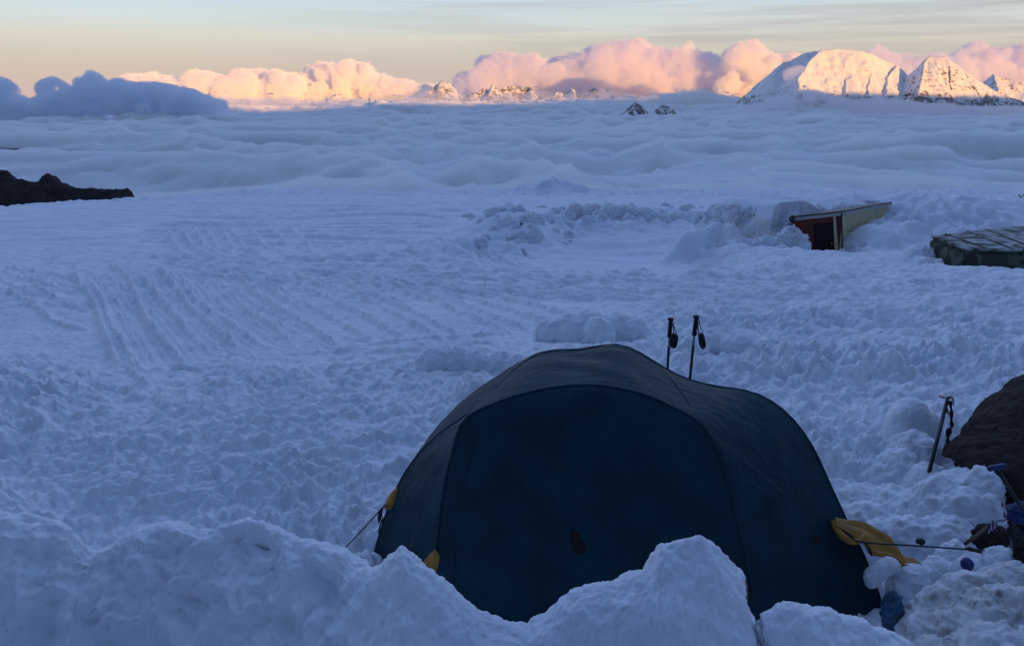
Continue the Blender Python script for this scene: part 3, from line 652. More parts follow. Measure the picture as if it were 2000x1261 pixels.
    # -- grit and stains
    def stain(px, py, Yd, rx, ry, a):
        nonlocal dirt
        c = P(px, py, Yd); n = gn2(x / rx * 2.2, y / rx * 2.2, 160) * 0.5 + gn2(x / rx * 6, y / rx * 6, 161) * 0.3
        dirt = np.maximum(dirt, a * np.clip(1 - np.hypot((x - c[0]) / rx, (y - c[1]) / ry) + n, 0, 1))
    stain(1240, 507, 21.3, 2.2, 0.7, 0.9); stain(1050, 500, 21.6, 2.4, 0.5, 0.35)
    stain(1455, 415, 26.8, 1.0, 1.2, 0.7); stain(1500, 420, 26.8, 0.9, 1.0, 0.7); stain(1590, 395, 28.8, 1.6, 1.6, 0.6); stain(1580, 440, 26, 0.5, 0.8, 0.55)
    stain(1400, 480, 24.5, 1.6, 1.4, 0.45); stain(1715, 505, 22.2, 1.2, 0.6, 0.5); stain(1640, 500, 22.4, 1.4, 0.5, 0.3)
    stain(880, 692, 7.35, 0.7, 0.18, 0.45); stain(1440, 672, 7.7, 0.7, 0.18, 0.4); stain(160, 1072, 2.9, 0.10, 0.10, 0.5)
    stain(1900, 1200, 2.75, 0.42, 0.42, 0.75); stain(1830, 1120, 3.12, 0.16, 0.14, 0.95); stain(1960, 1120, 2.95, 0.3, 0.25, 0.6)
    stain(1900, 1015, 3.85, 0.16, 0.12, 0.5); stain(600, 900, 5.0, 0.4, 0.1, 0.12)
    stain(455, 1150, 2.4, 0.10, 0.05, 0.5); stain(215, 1252, 2.2, 0.05, 0.04, 0.6)
    return z, dirt
th = np.concatenate([np.linspace(-180, -38, 50)[:-1], np.linspace(-38, 38, 1420), np.linspace(38, 180, 50)[1:]])
rr = np.concatenate([np.linspace(0.35, 1.7, 20)[:-1], np.exp(np.linspace(math.log(1.7), math.log(72), 1280)), np.exp(np.linspace(math.log(72), math.log(1100), 60))[1:]])
T, RR = np.meshgrid(np.radians(th), rr, indexing='ij')
GX = RR * np.sin(T); GY = RR * np.cos(T)
GZ, GD = terrain(GX, GY)
ground = quad_mesh('snow_ground', np.stack([GX, GY, GZ], -1), len(th), len(rr), M['snow']); set_attr(ground, 'dirt', GD.ravel())
tag(ground, kind='structure')
def gz(x, y):
    z, d = terrain(np.array([[float(x)]]), np.array([[float(y)]])); return float(z[0, 0])
def on_ground(px, py, lo=1.8, hi=80):
    """where the ray through a photo pixel first meets the snow"""
    Y_ = np.exp(np.linspace(math.log(lo), math.log(hi), 3000)); d = ray(px, py); pts = CAM + d * (Y_ / d[1])[:, None]
    z, _ = terrain(pts[:, :1], pts[:, 1:2]); k = np.argmax(z[:, 0] > pts[:, 2]); return Vector(pts[k])

# ================================================================== SNOW WALLS AND PILES
def displace(o, fn):
    me = o.data; nv = len(me.vertices); co = np.zeros(nv * 3, np.float32); me.vertices.foreach_get('co', co); co = co.reshape(-1, 3).astype(np.float64)
    no = np.zeros(nv * 3, np.float32); me.vertex_normals.foreach_get('vector', no); no = no.reshape(-1, 3)
    co = co + no * fn(co, no)[:, None]
    me.vertices.foreach_set('co', co.astype(np.float32).ravel()); me.update()
    return co
def snow_dirt(co, spots):
    d = np.zeros(len(co))
    for c, r, a in spots:
        q = np.linalg.norm(co - np.array(c), axis=1) / r
        d = np.maximum(d, a * np.clip(1 - q + 0.6 * fbm3(co, r * 0.35, 5, 3), 0, 1))
    return d
def wall_mesh(name, outline, label, seed, lobes, dirt=()):
    # crest line resampled every 5 mm
    pts = np.array([P(a, b, float(wall_y(np.array(float(a))))) for a, b in outline])
    dl = np.r_[0, np.cumsum(np.linalg.norm(np.diff(pts, axis=0), axis=1))]
    n = int(dl[-1] / 0.006); t = np.linspace(0, dl[-1], n)
    c = np.stack([np.interp(t, dl, pts[:, k]) for k in range(3)], -1)
    for _ in range(2): c[1:-1] = (c[:-2] + c[1:-1] * 2 + c[2:]) / 4
    sec = spline([(0.22, -0.75), (0.15, -0.40), (0.09, -0.14), (0.045, -0.03), (0.0, 0.0), (-0.05, -0.012), (-0.12, -0.06), (-0.22, -0.17), (-0.36, -0.36), (-0.52, -0.62)], 170)[::-1]
    V = c[:, None, :] + np.stack([np.zeros(len(sec)), sec[:, 0], sec[:, 1]], -1)[None]
    steep = 1 - 0.28 * lobes(c[:, 0])[:, None] * np.clip(-sec[:, 0] / 0.1, 0, 1)[None]
    V[:, :, 1] = c[:, 1:2] + sec[None, :, 0] * steep
    # the face below the crest evens out sideways
    k = np.clip((-sec[:, 0]) / 0.30, 0, 1)**1.2
    w = 61; pad = np.pad(c[:, 2], w, mode='edge'); smz = np.convolve(pad, np.ones(2 * w + 1) / (2 * w + 1), mode='valid')
    V[:, :, 2] += (smz - c[:, 2])[:, None] * k[None] * 0.75
    o = quad_mesh(name, V, len(c), len(sec), M['packed_snow'])
    def f(co, no):
        px = co[:, 0] / np.maximum(co[:, 1], 0.5)
        lb = lobes(co[:, 0])
        front = np.clip((no[:, 1] * -1 + 0.35), 0, 1)
        q = co + 0.05 * np.stack([fbm3(co, 0.18, seed + k, 2) for k in range(3)], -1)
        big = 0.38 - fbm3(q, 0.21, seed + 3, 2, 0.45, billow=True)
        med = 0.3 - fbm3(q, 0.075, seed + 4, 2, 0.5, billow=True)
        return front * lb * (0.095 * big + 0.03 * med) + 0.022 * fbm3(co, 0.16, seed + 5, 2) + 0.008 * fbm3(co, 0.035, seed + 6, 2) + 0.0045 * gn3(co[:, 0] / 0.009, co[:, 1] / 0.009, co[:, 2] / 0.009, seed + 7)
    co = displace(o, f)
    set_attr(o, 'dirt', snow_dirt(co, dirt))
    tag(o, label, 'snow wall'); return o
iw = [i for i, w in enumerate(WALL) if w[0] == 1482][0]
wall_mesh('snow_wall', WALL[:iw + 1] + [(1486, 1300)], 'long heaped snow wall in front of the green tent, lumpy on the left, peaked on the right', 201,
          lambda x: 0.12 + 0.88 * ss(-0.25, -0.75, x), dirt=[(P(168, 1085, 2.6), 0.10, 0.6), (P(455, 1190, 2.3), 0.07, 0.6), (P(165, 1225, 2.2), 0.06, 0.5), (P(215, 1255, 2.15), 0.06, 0.8), (P(520, 1255, 2.2), 0.05, 0.6)])
wall_mesh('snow_wall', [(1470, 1330), (1482, 1240)] + WALL[iw + 1:], 'low tapering snow hump at the bottom edge, right of the peaked snow mound', 221, lambda x: 0.1 + 0 * x)

def pile(name, label, blobs, vox, seed, cat='snow heap', amp=(0.30, 0.05), scale=1.0, dirt=(), kind=None, grain=0.3, mat='snow', group=None):
    """clods of snow heaped together: (px, py of the top, depth, rx, ry, rz); merged into one mesh and roughened"""
    bm = bmesh.new()
    for px, py, Yd, rx, ry, rz in blobs:
        c = P(px, py, Yd); c[2] -= rz
        bmesh.ops.create_icosphere(bm, subdivisions=4, radius=1.0, matrix=Matrix.Translation(c) @ Matrix.Rotation(gn2(np.array(px * .013), np.array(py * .011), seed) * 1.2, 4, 'Z') @ Matrix.Diagonal((rx, ry, rz, 1)))
    me = bpy.data.meshes.new(name); bm.to_mesh(me); bm.free(); o = bpy.data.objects.new(name, me); C.objects.link(o)
    md = o.modifiers.new('r', 'REMESH'); md.mode = 'VOXEL'; md.voxel_size = vox
    sm = o.modifiers.new('s', 'SMOOTH'); sm.iterations = 6; sm.factor = 0.5
    dg = bpy.context.evaluated_depsgraph_get(); me2 = bpy.data.meshes.new_from_object(o.evaluated_get(dg)); o.modifiers.clear(); o.data = me2
    rm = float(np.mean([b[3] for b in blobs])) * scale
    def f(co, no):
        q = co + 0.3 * rm * np.stack([fbm3(co, rm * 0.9, seed + k, 2) for k in range(3)], -1)
        return rm * (amp[0] * (0.35 - fbm3(q, rm * 0.85, seed + 3, 2, 0.5, billow=True)) + amp[1] * fbm3(co, rm * 0.22, seed + 5, 3)) + vox * grain * fbm3(co, vox * 2.4, seed + 6, 2)
    co = displace(o, f)
    o.data.materials.clear(); o.data.materials.append(M[mat]); o.data.polygons.foreach_set('use_smooth', np.ones(len(o.data.polygons), bool))
    set_attr(o, 'dirt', snow_dirt(co, dirt)); tag(o, label, cat, kind=kind, group=group)
    return o
pile('snow_heap', 'lumpy snow heap between the tent and the dark boulder, below the ice axe',
     [(1790, 842, 4.95, .20, .20, .30), (1760, 880, 4.8, .20, .2, .30), (1820, 905, 4.6, .17, .2, .3), (1880, 915, 4.3, .20, .18, .34), (1922, 912, 4.15, .14, .16, .36), (1850, 930, 4.2, .22, .2, .34),
      (1888, 955, 4.05, .18, .17, .36), (1800, 960, 4.25, .2, .2, .3), (1745, 950, 4.4, .2, .2, .25), (1700, 985, 4.2, .16, .16, .2), (1935, 965, 4.0, .10, .12, .34), (1780, 1010, 3.95, .17, .16, .2), (1850, 1010, 3.9, .2, .16, .24),
      (1720, 1020, 3.95, .14, .12, .16), (1690, 950, 4.5, .2, .2, .2)], 0.011, 301, dirt=[(P(1895, 1012, 3.85), 0.12, 0.5)], scale=0.8)
pile('snow_heap', 'low snow lumps under the right guy line',
     [(1868, 1056, 3.55, .08, .08, .12), (1955, 1070, 3.42, .13, .1, .2), (1905, 1085, 3.38, .13, .1, .2), (1830, 1090, 3.45, .12, .1, .18), (1790, 1100, 3.42, .12, .1, .18), (2030, 1100, 3.3, .12, .10, .2)], 0.008, 321)
pile('snow_heap', 'grit covered mass of old snow in the bottom right corner',
     [(1900, 1122, 3.1, .22, .18, .4), (1985, 1100, 3.1, .2, .2, .42), (1850, 1150, 3.0, .16, .18, .36), (1960, 1150, 2.9, .24, .2, .4), (1885, 1190, 2.85, .2, .2, .36), (1820, 1195, 2.93, .12, .15, .3), (2040, 1150, 2.9, .2, .2, .5),
      (1950, 1225, 2.6, .25, .2, .4), (1840, 1250, 2.72, .15, .15, .3), (2060, 1230, 2.6, .2, .2, .4)], 0.008, 341,
     dirt=[(P(1900, 1180, 2.85), 0.55, 0.85), (P(1830, 1120, 3.1), 0.15, 0.9), (P(1990, 1130, 2.95), 0.3, 0.6)], scale=0.8)
pile('snow_block', 'smooth pale snow block standing beside the ice axe', [(1782, 776, 5.25, .15, .13, .2), (1765, 790, 5.2, .11, .12, .2), (1812, 800, 5.3, .12, .12, .2)], 0.009, 361, cat='snow block', amp=(0.06, 0.02), mat='packed_snow')
pile('snow_block', 'small rounded snow lump lying between the tent side and the yellow flap', [(1744, 1090, 3.40, .030, .04, .035), (1737, 1088, 3.40, .036, .04, .042), (1729, 1091, 3.40, .038, .04, .045), (1721, 1096, 3.39, .038, .04, .048), (1712, 1102, 3.39, .036, .04, .05), (1705, 1108, 3.39, .034, .04, .05)], 0.004, 371, cat='snow block', amp=(0.16, 0.06), mat='packed_snow')
pile('snow_heap', 'cluster of rounded snow clods in the field straight behind the tent', [(1150, 603, 9.6, .28, .2, .3), (1205, 609, 9.5, .26, .2, .3), (1110, 612, 9.5, .22, .2, .28), (1170, 617, 9.3, .2, .15, .3), (1240, 620, 9.4, .2, .15, .25), (1075, 620, 9.5, .2, .15, .22)], 0.018, 381, amp=(0.28, 0.03), scale=0.8, mat='packed_snow')
pile('snow_heap', 'low ridge of clods with a brown streak at its foot, left of the tent top', [(850, 678, 7.7, .2, .15, .2), (890, 674, 7.7, .18, .15, .2), (930, 681, 7.6, .16, .12, .2), (980, 685, 7.5, .18, .12, .2), (1010, 690, 7.4, .12, .1, .16)], 0.014, 391, amp=(0.28, 0.03), scale=0.8, mat='packed_snow')
pile('snow_heap', 'pair of soft snow lumps in the rough field left of the tent', [(700, 770, 6.3, .17, .15, .2), (735, 785, 6.2, .14, .12, .2), (645, 772, 6.3, .15, .13, .2), (615, 788, 6.2, .10, .1, .14)], 0.012, 401)
pile('snow_heap', 'broad low clods behind the trekking poles', [(1400, 640, 8.5, .3, .2, .2), (1450, 645, 8.4, .3, .2, .2), (1500, 660, 8.2, .22, .2, .2), (1350, 650, 8.3, .2, .2, .2)], 0.016, 411, scale=0.7, amp=(0.28, 0.03), mat='packed_snow')

rg_ = random.Random(12); bl_ = []
def clod(px_, py_, lo_, hi_):
    p_ = on_ground(px_, py_, 15, 70); r_ = rg_.uniform(lo_, hi_); d_ = np.array([p_.x, p_.y, p_.z + r_ * rg_.uniform(0.25, 0.75)]) - CAM
    cp_, sp_ = math.cos(PITCH), math.sin(PITCH); f_ = d_[1] * cp_ - d_[2] * sp_
    bl_.append((1000 + FPX * d_[0] / f_, 630.5 - FPX * (d_[1] * sp_ + d_[2] * cp_) / f_, d_[1], r_ * rg_.uniform(.8, 1.4), r_ * rg_.uniform(.8, 1.2), r_ * rg_.uniform(.7, 1.1)))
for i_ in range(78): clod(905 + 510 * (i_ + rg_.random()) / 78, 402 + rg_.uniform(0, 30), .12, .34)
for i_ in range(34): clod(rg_.gauss(1030, 42), rg_.gauss(458, 15), .10, .26)
pile('snow_rubble', 'broken berm of ploughed snow blocks along the back of the smooth bowl', bl_, 0.035, 831, cat='snow rubble', kind='stuff', scale=0.6, amp=(0.70, 0.25))

# ================================================================== TENT
def tent_fabric(name, col, weave=900):
    m, nt, b = new_mat(name)
    geo = N(nt, 'ShaderNodeNewGeometry')
    nz = N(nt, 'ShaderNodeTexNoise'); nz.inputs['Scale'].default_value = 6; nz.inputs['Detail'].default_value = 5; L(nt, geo.outputs['Position'], nz.inputs[0])
    rp = ramp(nt, [(0.3, tuple(c * 0.8 for c in col)), (0.7, tuple(c * 1.25 for c in col))]); L(nt, nz.outputs[0], rp.inputs[0]); L(nt, rp.outputs[0], b.inputs['Base Color'])
    b.inputs['Roughness'].default_value = 0.6; b.inputs['Specular IOR Level'].default_value = 0.12
    # creases in the cloth
    mp = N(nt, 'ShaderNodeMapping'); mp.inputs['Scale'].default_value = (3.0, 9.0, 5.0); mp.inputs['Rotation'].default_value = (0.3, 0.2, 0.5); L(nt, geo.outputs['Position'], mp.inputs[0])
    n2 = N(nt, 'ShaderNodeTexNoise'); n2.inputs['Scale'].default_value = 2.0; n2.inputs['Detail'].default_value = 5; n2.inputs['Distortion'].default_value = 0.6; L(nt, mp.outputs[0], n2.inputs[0])
    n3 = N(nt, 'ShaderNodeTexNoise'); n3.inputs['Scale'].default_value = 60; n3.inputs['Detail'].default_value = 2; L(nt, geo.outputs['Position'], n3.inputs[0])
    h = math_n(nt, 'ADD', n2.outputs[0], math_n(nt, 'MULTIPLY', n3.outputs[0], 0.05))
    bp = N(nt, 'ShaderNodeBump'); bp.inputs['Strength'].default_value = 0.42; bp.inputs['Distance'].default_value = 0.03
    L(nt, h, bp.inputs['Height']); L(nt, bp.outputs[0], b.inputs['Normal'])
    return m
M['tent'] = tent_fabric('tent_green_nylon', (0.0060, 0.040, 0.056))
M['seam'] = tent_fabric('tent_seam_tape', (0.012, 0.050, 0.066))
M['yellow'] = simple('yellow_nylon', (0.36, 0.175, 0.022), 0.6, var=0.3, vscale=14, bump=(18, 0.5, 0.01))
M['cord'] = simple('guy_cord', (0.012, 0.014, 0.03), 0.7)
M['black'] = simple('black_plastic', (0.012, 0.012, 0.014), 0.45, var=0.2)
M['alu'] = simple('worn_aluminium', (0.32, 0.33, 0.35), 0.35, metal=0.9, var=0.25, vscale=30)
M['steel'] = simple('dark_steel', (0.06, 0.06, 0.07), 0.4, metal=0.8, var=0.3, vscale=40)
M['patch'] = simple('dark_red_brown_patch', (0.014, 0.006, 0.009), 0.8)

tent = empty('dome_tent', (0.45, 3.9, 0)); tag(tent, 'large dark green dome tent with yellow corner patches', 'tent')
def tv(pts): return np.array([P(*p) for p in pts])
def under(tent_o):  # keep world placement while parenting
    tent_o.parent = tent; tent_o.matrix_parent_inverse = Matrix.Translation(tent.location).inverted(); return tent_o
# A: front arch (door frame), B: crest arch = the skyline seen from the front, Cc: rear arch, D: foot line behind
A = tv([(828, 1270, 3.50), (838, 1190, 3.50), (850, 1095, 3.49), (866, 960, 3.49), (882, 890, 3.50), (905, 823, 3.52), (960, 790, 3.53), (1050, 762, 3.53), (1150, 752, 3.52),
        (1240, 765, 3.51), (1310, 793, 3.49), (1370, 828, 3.46), (1405, 890, 3.42), (1428, 965, 3.36), (1445, 1040, 3.30), (1468, 1150, 3.23), (1480, 1300, 3.16)])
B = tv([(712, 1180, 3.92), (726, 1103, 3.93), (745, 1030, 3.94), (775, 952, 3.95), (812, 893, 3.97), (860, 845, 3.98), (908, 812, 3.99), (952, 775, 4.02), (1000, 727, 4.06), (1040, 697, 4.10), (1082, 685, 4.14),
        (1128, 684, 4.16), (1165, 677, 4.15), (1198, 672, 4.13), (1235, 681, 4.12), (1280, 707, 4.10), (1330, 735, 4.07), (1390, 753, 4.02), (1450, 761, 3.96), (1500, 779, 3.91), (1548, 818, 3.86),
        (1587, 872, 3.79), (1620, 943, 3.70), (1652, 1012, 3.62), (1690, 1090, 3.53), (1718, 1165, 3.46), (1733, 1232, 3.40), (1745, 1290, 3.36)])
Cc = np.array([(-0.50, 4.75, -0.05), (-0.45, 4.72, 0.30), (-0.25, 4.70, 0.66), (0.05, 4.66, 0.86), (0.45, 4.6, 0.92), (0.85, 4.5, 0.80), (1.2, 4.4, 0.62), (1.45, 4.3, 0.35), (1.60, 4.2, -0.05)])
Dd = np.array([(-0.40, 5.0, -0.08), (-0.1, 5.1, -0.06), (0.3, 5.15, -0.05), (0.7, 5.1, -0.05), (1.1, 4.95, -0.05), (1.45, 4.6, -0.05), (1.62, 4.25, -0.06)])
NS = 260
a, b_, c_, d_ = (spline(q, NS) for q in (A, B, Cc, Dd))
# match arches by share of their length measured from the crown so the crown lines up
def by_crown(cur, crown_px=None, ci=None, n=NS):
    k = ci; l1 = np.r_[0, np.cumsum(np.linalg.norm(np.diff(cur, axis=0), axis=1))]
    h1 = np.linspace(0, l1[k], n // 2); h2 = np.linspace(l1[k], l1[-1], n - n // 2 + 1)[1:]
    t = np.r_[h1, h2]
    return np.stack([np.interp(t, l1, cur[:, j]) for j in range(3)], -1)
a = by_crown(a, ci=int(np.argmax(a[:, 2]))); b_ = by_crown(b_, ci=int(np.argmin(np.abs(b_[:, 0] - 0.42) + (b_[:, 2] < 0.9) * 9)))
c_ = by_crown(c_, ci=int(np.argmax(c_[:, 2]))); d_ = by_crown(d_, ci=NS // 2)
def loft(c0, c1, n, sag, seed, wr=0.004):
    v = np.linspace(0, 1, n); G = c0[:, None] * (1 - v)[None, :, None] + c1[:, None] * v[None, :, None]
    ctr = np.array([0.45, 3.9, 0.1]); out = G - ctr; out /= np.linalg.norm(out, axis=-1, keepdims=True)
    u = np.linspace(0, 1, len(c0))[:, None]
    prof = np.sin(v * np.pi)[None] * np.sin(np.clip(u * 1.0, 0, 1) * np.pi)**0.5
    G = G + out * (sag * prof)[..., None]
    # tension wrinkles running between the poles
    w = gn2(u * 34 + 2.0 * v[None], v[None] * 2.2 + 0 * u, seed) * wr + gn2(u * 15 + 3 * v[None], v[None] * 1.5 + 0 * u, seed + 1) * wr * 1.6
    return G + out * (w * np.sin(v * np.pi)[None])[..., None]
S1 = loft(a, b_, 60, 0.012, 500, 0.006); S2 = loft(b_, c_, 40, 0.03, 510, 0.004)[:, 1:]; S3 = loft(c_, d_, 12, 0.02, 520)[:, 1:]
S = np.concatenate([S1, S2, S3], 1)
shell = under(quad_mesh('flysheet', S, NS, S.shape[1], M['tent']))
md = shell.modifiers.new('t', 'SOLIDIFY'); md.thickness = 0.002; md.offset = -1
# door panel inside the front arch
h = NS // 2; left = a[:h]; right = a[::-1][:NS - h]; right = np.stack([np.interp(np.linspace(0, 1, h), np.linspace(0, 1, len(right)), right[:, j]) for j in range(3)], -1)
nv = 60; v = np.linspace(0, 1, nv); G = left[:, None] * (1 - v)[None, :, None] + right[:, None] * v[None, :, None]
uu = np.linspace(0, 1, h)[:, None]
G[..., 1] -= 0.16 * np.sin(v * np.pi)[None]**0.8 * (1 - uu**2.2) * np.linspace(1.0, 1, h)[:, None]
G[..., 1] += 0.006 * gn2(v[None] * 9 + 0 * uu, uu * 3 + 0 * v[None], 530) * np.sin(v * np.pi)[None]
door = under(quad_mesh('door_panel', G, h, nv, M['tent']))
def on_door(px, py, off=0.004):
    """point of the door panel on the ray through a photo pixel"""
    d = ray(px, py); d = d / np.linalg.norm(d); q = G.reshape(-1, 3) - CAM; t = q @ d; k = np.argmin(np.linalg.norm(q - t[:, None] * d, axis=1))
    return CAM + d * (t[k] - off)
def on_shell(px, py, off=0.004):
    d = ray(px, py); d = d / np.linalg.norm(d); q = S1.reshape(-1, 3) - CAM; t = q @ d; e = np.linalg.norm(q - t[:, None] * d, axis=1)
    k = np.argmin(e); return CAM + d * (t[k] - off)
# seams over the poles
for cur, nm, r_ in ((a, 'seam', 0.006), (b_[3:-3], 'seam', 0.003)):
    under(tube(nm, cur[::4] + (cur[::4] - np.array([0.45, 3.9, 0.1])) * 0.002, r_, M['seam'], seg=6))
def sheet(name, pts, mat, th=0.004, parent_fn=None, nsub=10, puff=0.0, seed=0):
    """curved patch of cloth through a closed outline of 3D points (fan from the middle), with thickness"""
    p = np.array(pts, float); n = len(p); c = p.mean(0)
    q = np.concatenate([p, p[:1]]); t = np.linspace(0, n, n * 8 + 1)[:-1]
    ring = np.stack([np.interp(t, np.arange(n + 1), q[:, j]) for j in range(3)], -1); m = len(ring)
    nrm = np.zeros(3)
    for i in range(n): nrm += np.cross(p[i] - c, p[(i + 1) % n] - c)
    nrm /= np.linalg.norm(nrm); 
    if nrm @ (CAM - c) < 0: nrm = -nrm
    V = []; F = []
    for k in range(nsub):
        f = (k + 1) / nsub; rr_ = c + (ring - c) * f + nrm * (puff * (1 - f**2)) + nrm[None] * (gn3(*( (c + (ring - c) * f).T * 22), seed) * abs(puff) * 0.6)[:, None] * (f < 1)
        V.append(rr_)
    V = np.concatenate([[c + nrm * puff], *V])
    for i in range(m): F.append((0, 1 + i, 1 + (i + 1) % m))
    for k in range(nsub - 1):
        for i in range(m):
            i2 = (i + 1) % m; F.append((1 + k * m + i, 1 + (k + 1) * m + i, 1 + (k + 1) * m + i2, 1 + k * m + i2))
    o = add_mesh(name, V, F, mat); md = o.modifiers.new('t', 'SOLIDIFY'); md.thickness = th; md.offset = 0
    return parent_fn(o) if parent_fn else o
under(tube('seam', [on_shell(*q, .003) for q in [(1238, 686), (1262, 698), (1292, 718), (1318, 748), (1344, 784), (1372, 826)]], 0.003, M['seam'], seg=5))
zp = under(tube('zip', [on_door(*q, .004) for q in [(930, 850), (912, 900), (898, 960), (890, 1030), (886, 1100), (884, 1160)]], 0.003, M['seam'], seg=5))
# awning flap at the right of the door and small vent patches
fl = sheet('door_flap', [on_shell(1378, 835, .01), on_shell(1430, 878, .02), on_shell(1480, 918, .03), on_shell(1534, 962, .05), on_shell(1512, 978, .05), on_shell(1480, 1000, .03), on_shell(1446, 1034, .01), on_shell(1430, 960, .01), on_shell(1408, 890, .01)], M['tent'], 0.003, under, puff=0.006)
sheet('vent_patch', [on_door(1115, 1032), on_door(1128, 1040), on_door(1140, 1058), on_door(1143, 1074), on_door(1134, 1084), on_door(1120, 1076), on_door(1114, 1058)], M['patch'], 0.002, under)
sheet('vent_patch', [on_shell(1588, 1047), on_shell(1597, 1044), on_shell(1602, 1052), on_shell(1600, 1060), on_shell(1592, 1062), on_shell(1587, 1055)], M['patch'], 0.002, under)
# yellow corner patches
def yp(pts, surf=None, puff=0.012, lab=None, off=0.008):
    o = sheet('corner_patch', [(surf(*p[:2], off) if surf else P(*p)) for p in pts], M['yellow'], 0.004, under, puff=puff)
    return o
yp([(778, 951, 3.94), (779, 965, 3.93), (774, 985, 3.92), (764, 994, 3.92), (754, 996, 3.92), (751, 988, 3.93), (757, 972, 3.94), (767, 958, 3.94)])
yp([(851, 1072), (860, 1085), (861, 1105), (857, 1124), (845, 1112), (826, 1098), (838, 1084)], on_shell, off=0.012)
yp([(1442, 1108), (1450, 1118), (1459, 1140), (1461, 1165), (1456, 1185), (1447, 1160), (1440, 1130)], on_door, off=0.03)
# the long yellow panel pulled out to the right: a rolled cuff, then a strap of cloth running down to the snow
cuff = tube('cuff', spline([P(1628, 1018, 3.55), P(1634, 1032, 3.50), P(1645, 1046, 3.46), P(1662, 1056, 3.45), P(1680, 1054, 3.46), P(1686, 1044, 3.50)], 24),
            [0.010 + 0.007 * math.sin(math.pi * (i + 2) / 27) for i in range(24)], M['yellow'], seg=12); under(cuff)
E1 = spline([P(1630, 1010, 3.56), P(1655, 1014, 3.58), P(1690, 1023, 3.58), P(1722, 1042, 3.56), P(1738, 1052, 3.55), P(1765, 1085, 3.50), P(1785, 1092, 3.47), P(1804, 1108, 3.44)], 60)
E2 = spline([P(1628, 1024, 3.50), P(1660, 1046, 3.46), P(1688, 1062, 3.45), P(1698, 1078, 3.42), P(1735, 1088, 3.42), P(1750, 1092, 3.42), P(1762, 1110, 3.42), P(1800, 1116, 3.42)], 60)
v = np.linspace(0, 1, 24)[None, :, None]; G2 = E1[:, None] * (1 - v) + E2[:, None] * v
G2[..., 2] += 0.008 * gn2(v[..., 0] * 5 + 0 * np.linspace(0, 6, 60)[:, None], 0 * v[..., 0] + np.linspace(0, 3, 60)[:, None], 77) * 1.6 + 0.006 * np.sin(v[..., 0] * np.pi * 5 + np.linspace(0, 3, 60)[:, None]) * np.sin(np.linspace(0, 1, 60) * np.pi)[:, None]
G2[..., 1] -= 0.02 * np.sin(v[..., 0] * np.pi)
flap = under(quad_mesh('corner_flap', G2, 60, 24, M['yellow'])); md = flap.modifiers.new('t', 'SOLIDIFY'); md.thickness = 0.003

# ---- guy lines
def guy(label, pts, slider, r=0.0035, coil=None):
    g = empty('guy_line', pts[0]); tag(g, label, 'guy line')
    inv = Matrix.Translation(Vector(pts[0])).inverted()
    o = tube('cord', pts, r, M['cord'], seg=6); o.parent = g; o.matrix_parent_inverse = inv
    if slider is not None:
        s = tube('slider', slider, [0.004, 0.010, 0.010, 0.010, 0.004], M['black'], seg=8); s.parent = g; s.matrix_parent_inverse = inv
    return g, inv
g1, inv1 = guy('thin dark guy line from the left yellow patch down to the snow', [P(752, 985, 3.93), P(745, 993, 3.90), P(705, 1037, 3.78), P(655, 1088, 3.66)], spline([P(748, 990, 3.92), P(742, 1000, 3.9), P(742, 1003, 3.9), P(741, 1012, 3.9), P(740, 1020, 3.9)], 5) * 1.0, 0.003)
tails = tube('cord_tail', spline([P(752, 985, 3.92), P(744, 996, 3.90), P(747, 1010, 3.9), P(742, 1024, 3.91), P(739, 1040, 3.91), P(744, 1022, 3.90), P(754, 1003, 3.91)], 30), 0.0025, M['cord'], seg=5); tails.parent = g1; tails.matrix_parent_inverse = inv1
g2, inv2 = guy('taut dark guy line running right from the yellow flap', [P(1658, 1046, 3.42), P(1672, 1056, 3.40), P(1700, 1060, 3.40), P(1800, 1066, 3.42), P(1900, 1073, 3.44), P(1985, 1077, 3.46), P(2040, 1080, 3.48)],
              [P(1886, 1070, 3.43), P(1893, 1071, 3.43), P(1903, 1074, 3.43), P(1912, 1076, 3.43), P(1918, 1078, 3.43)], 0.004)
knot = tube('cord_knot', spline([P(1690, 1060, 3.40), P(1698, 1066, 3.39), P(1700, 1075, 3.40), P(1703, 1085, 3.41), P(1698, 1076, 3.41), P(1692, 1066, 3.41)], 20), 0.0035, M['cord'], seg=5); knot.parent = g2; knot.matrix_parent_inverse = inv2

